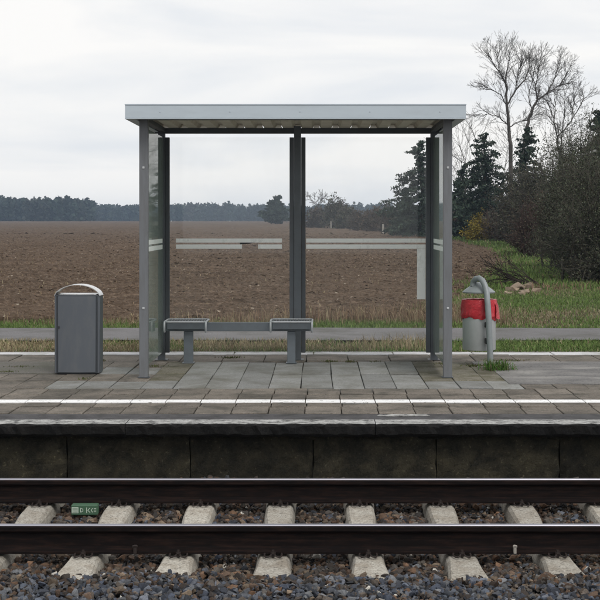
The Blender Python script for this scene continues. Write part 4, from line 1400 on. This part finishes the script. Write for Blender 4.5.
# pile of tan rubble and fallen branches on the meadow
pd = 33.5
for i, (px, py, s) in enumerate([(512, 286, .16), (518, 284.5, .22), (524, 288, .15), (530, 283.5, .2), (537, 287, .14), (522, 290.5, .11), (508, 289.5, .1)]):
    d = FPX * CAM_H / (py + s * 14 - HY)
    vs, fs = protos[i]
    me = bpy.data.meshes.new('rubble'); me.from_pydata([tuple(v * np.array([s * 1.3, s, s])) for v in vs], [], fs.tolist()); me.materials.append(M['rubble'])
    o = link('rubble_stone', me, None, (px_x(px, d), d, -.1 + s * .45)); o.rotation_euler = (0, 0, i)
    tag(o, ['leftmost large', 'largest', 'front middle', 'tallest right', 'rightmost', 'small front', 'small outlying left'][i] + ' tan rubble stone in the pile on the meadow', 'stone', 'tan rubble on the meadow')
t = thing('fallen_branch', (px_x(535, 35), 35, -.1), 'dark fallen branch with twigs behind the tan rubble', 'branch')
lm, tw = Wood(), Wood()
r = random.Random(3)
for j in range(7):
    p = Vector((r.uniform(-.2, .5), r.uniform(-.3, .3), .04)); dr = Vector((-1, r.uniform(-.3, .3), r.uniform(.0, .5))).normalized()
    grow(r, tw, p, dr, r.uniform(.4, .8), .028, 1, 4, .4, .0, .007, lm)
link('limb', lm.mesh('limb', M['bark'], (.03, .024, .02), 6), t)
link('twigs', tw.mesh('twigs', M['bark'], (.03, .024, .02), 3), t)

# far woods: one mass of pines, crowns of many small faces
def woods():
    VV = []
    spec = [(-330, -146, 790, 880, 14.0, 17.0, 480), (-420, 60, 1080, 1180, 13.0, 16.2, 1000), (40, 330, 1080, 1180, 12, 14.5, 450)]
    P, S, T, C = [], [], [], []
    for x0, x1, y0, y1, h0, h1, n in spec:
        for i in range(n):
            x, y = random.uniform(x0, x1), random.uniform(y0, y1)
            h = random.uniform(h0, h1) * (1 + .05 * math.sin(x * .05) + .03 * math.sin(x * .23))
            z = 1.35
            rr_ = random.uniform(2.6, 4.0)
            m_ = 70
            u = rng.normal(size=(m_, 3)); u /= np.linalg.norm(u, axis=1)[:, None]
            u *= rng.uniform(.5, 1, (m_, 1))
            hh = h * .5
            zz = z - .6 + h * .5 + u[:, 2] * hh
            tap = np.clip(1.15 - .55 * (zz - z) / h, .3, 1.1)
            P.append(np.stack([x + u[:, 0] * rr_ * tap, y + u[:, 1] * rr_ * tap, zz], -1))
            c = np.array([[.020, .032, .022], [.028, .04, .026], [.03, .034, .024]])[random.randrange(3)]
            C.append(np.repeat((c * random.uniform(.75, 1.2))[None], m_, 0))
    P = np.concatenate(P); C = np.concatenate(C); n = len(P)
    RR = rand_rot(n); S = rng.uniform(1.2, 2.6, n)
    qd = np.array([[-.5, -.4, 0], [.5, -.3, .1], [.4, .5, 0], [-.4, .4, .1]])
    V = np.einsum('nij,kj->nki', RR, qd) * S[:, None, None] + P[:, None, :]
    F = (np.arange(n) * 4)[:, None] + np.arange(4)
    return np_mesh('woods', V.reshape(-1, 3), F, M['leaf'], np.repeat(C, 4, 0))
tag(link('far_woods', woods()), 'bluish dark pine woods along the horizon', 'woods', None, 'stuff')
# far houses in front of the woods, left
for i, (px, wd_, hh) in enumerate([(79, 6, 3.6), (88.5, 7, 3.2)]):
    d = 1064
    t = thing('house', (px_x(px, d), d, 1.4), ['tiny pale house before the far woods, the left one', 'tiny wider house before the far woods, the right one'][i], 'house', 'houses by the far woods')
    MB().box(-wd_/2, wd_/2, 0, 7, 0, hh).build('wall', M['house_wall'], t)
    MB().prism([(-.5, hh), (7.5, hh), (3.5, hh + 2.4)], 'x', -wd_/2 - .4, wd_/2 + .4).build('roof', M['house_roof'], t)
    for xx in (-wd_*.25, wd_*.25):
        MB().box(xx - .6, xx + .6, -.06, .0, 1.0, 2.3).build('window', M['glass_dark'], t)

# ------------------------------------------------------------------ haze
hz = MB().box(-750, 750, -110, 1540, -1.7, 23).build('haze', None)
mh = bpy.data.materials.new('haze_air'); mh.use_nodes = True
nt = mh.node_tree; nt.nodes.clear()
out = N(nt, 'ShaderNodeOutputMaterial'); pv = N(nt, 'ShaderNodeVolumePrincipled')
pv.inputs['Color'].default_value = (0.60, 0.77, 1.0, 1)
pv.inputs['Density'].default_value = 0.00026
nt.links.new(pv.outputs['Volume'], out.inputs['Volume'])
hz.data.materials.append(mh)
tag(hz, 'thin pale air haze over the fields', 'haze', None, 'stuff')
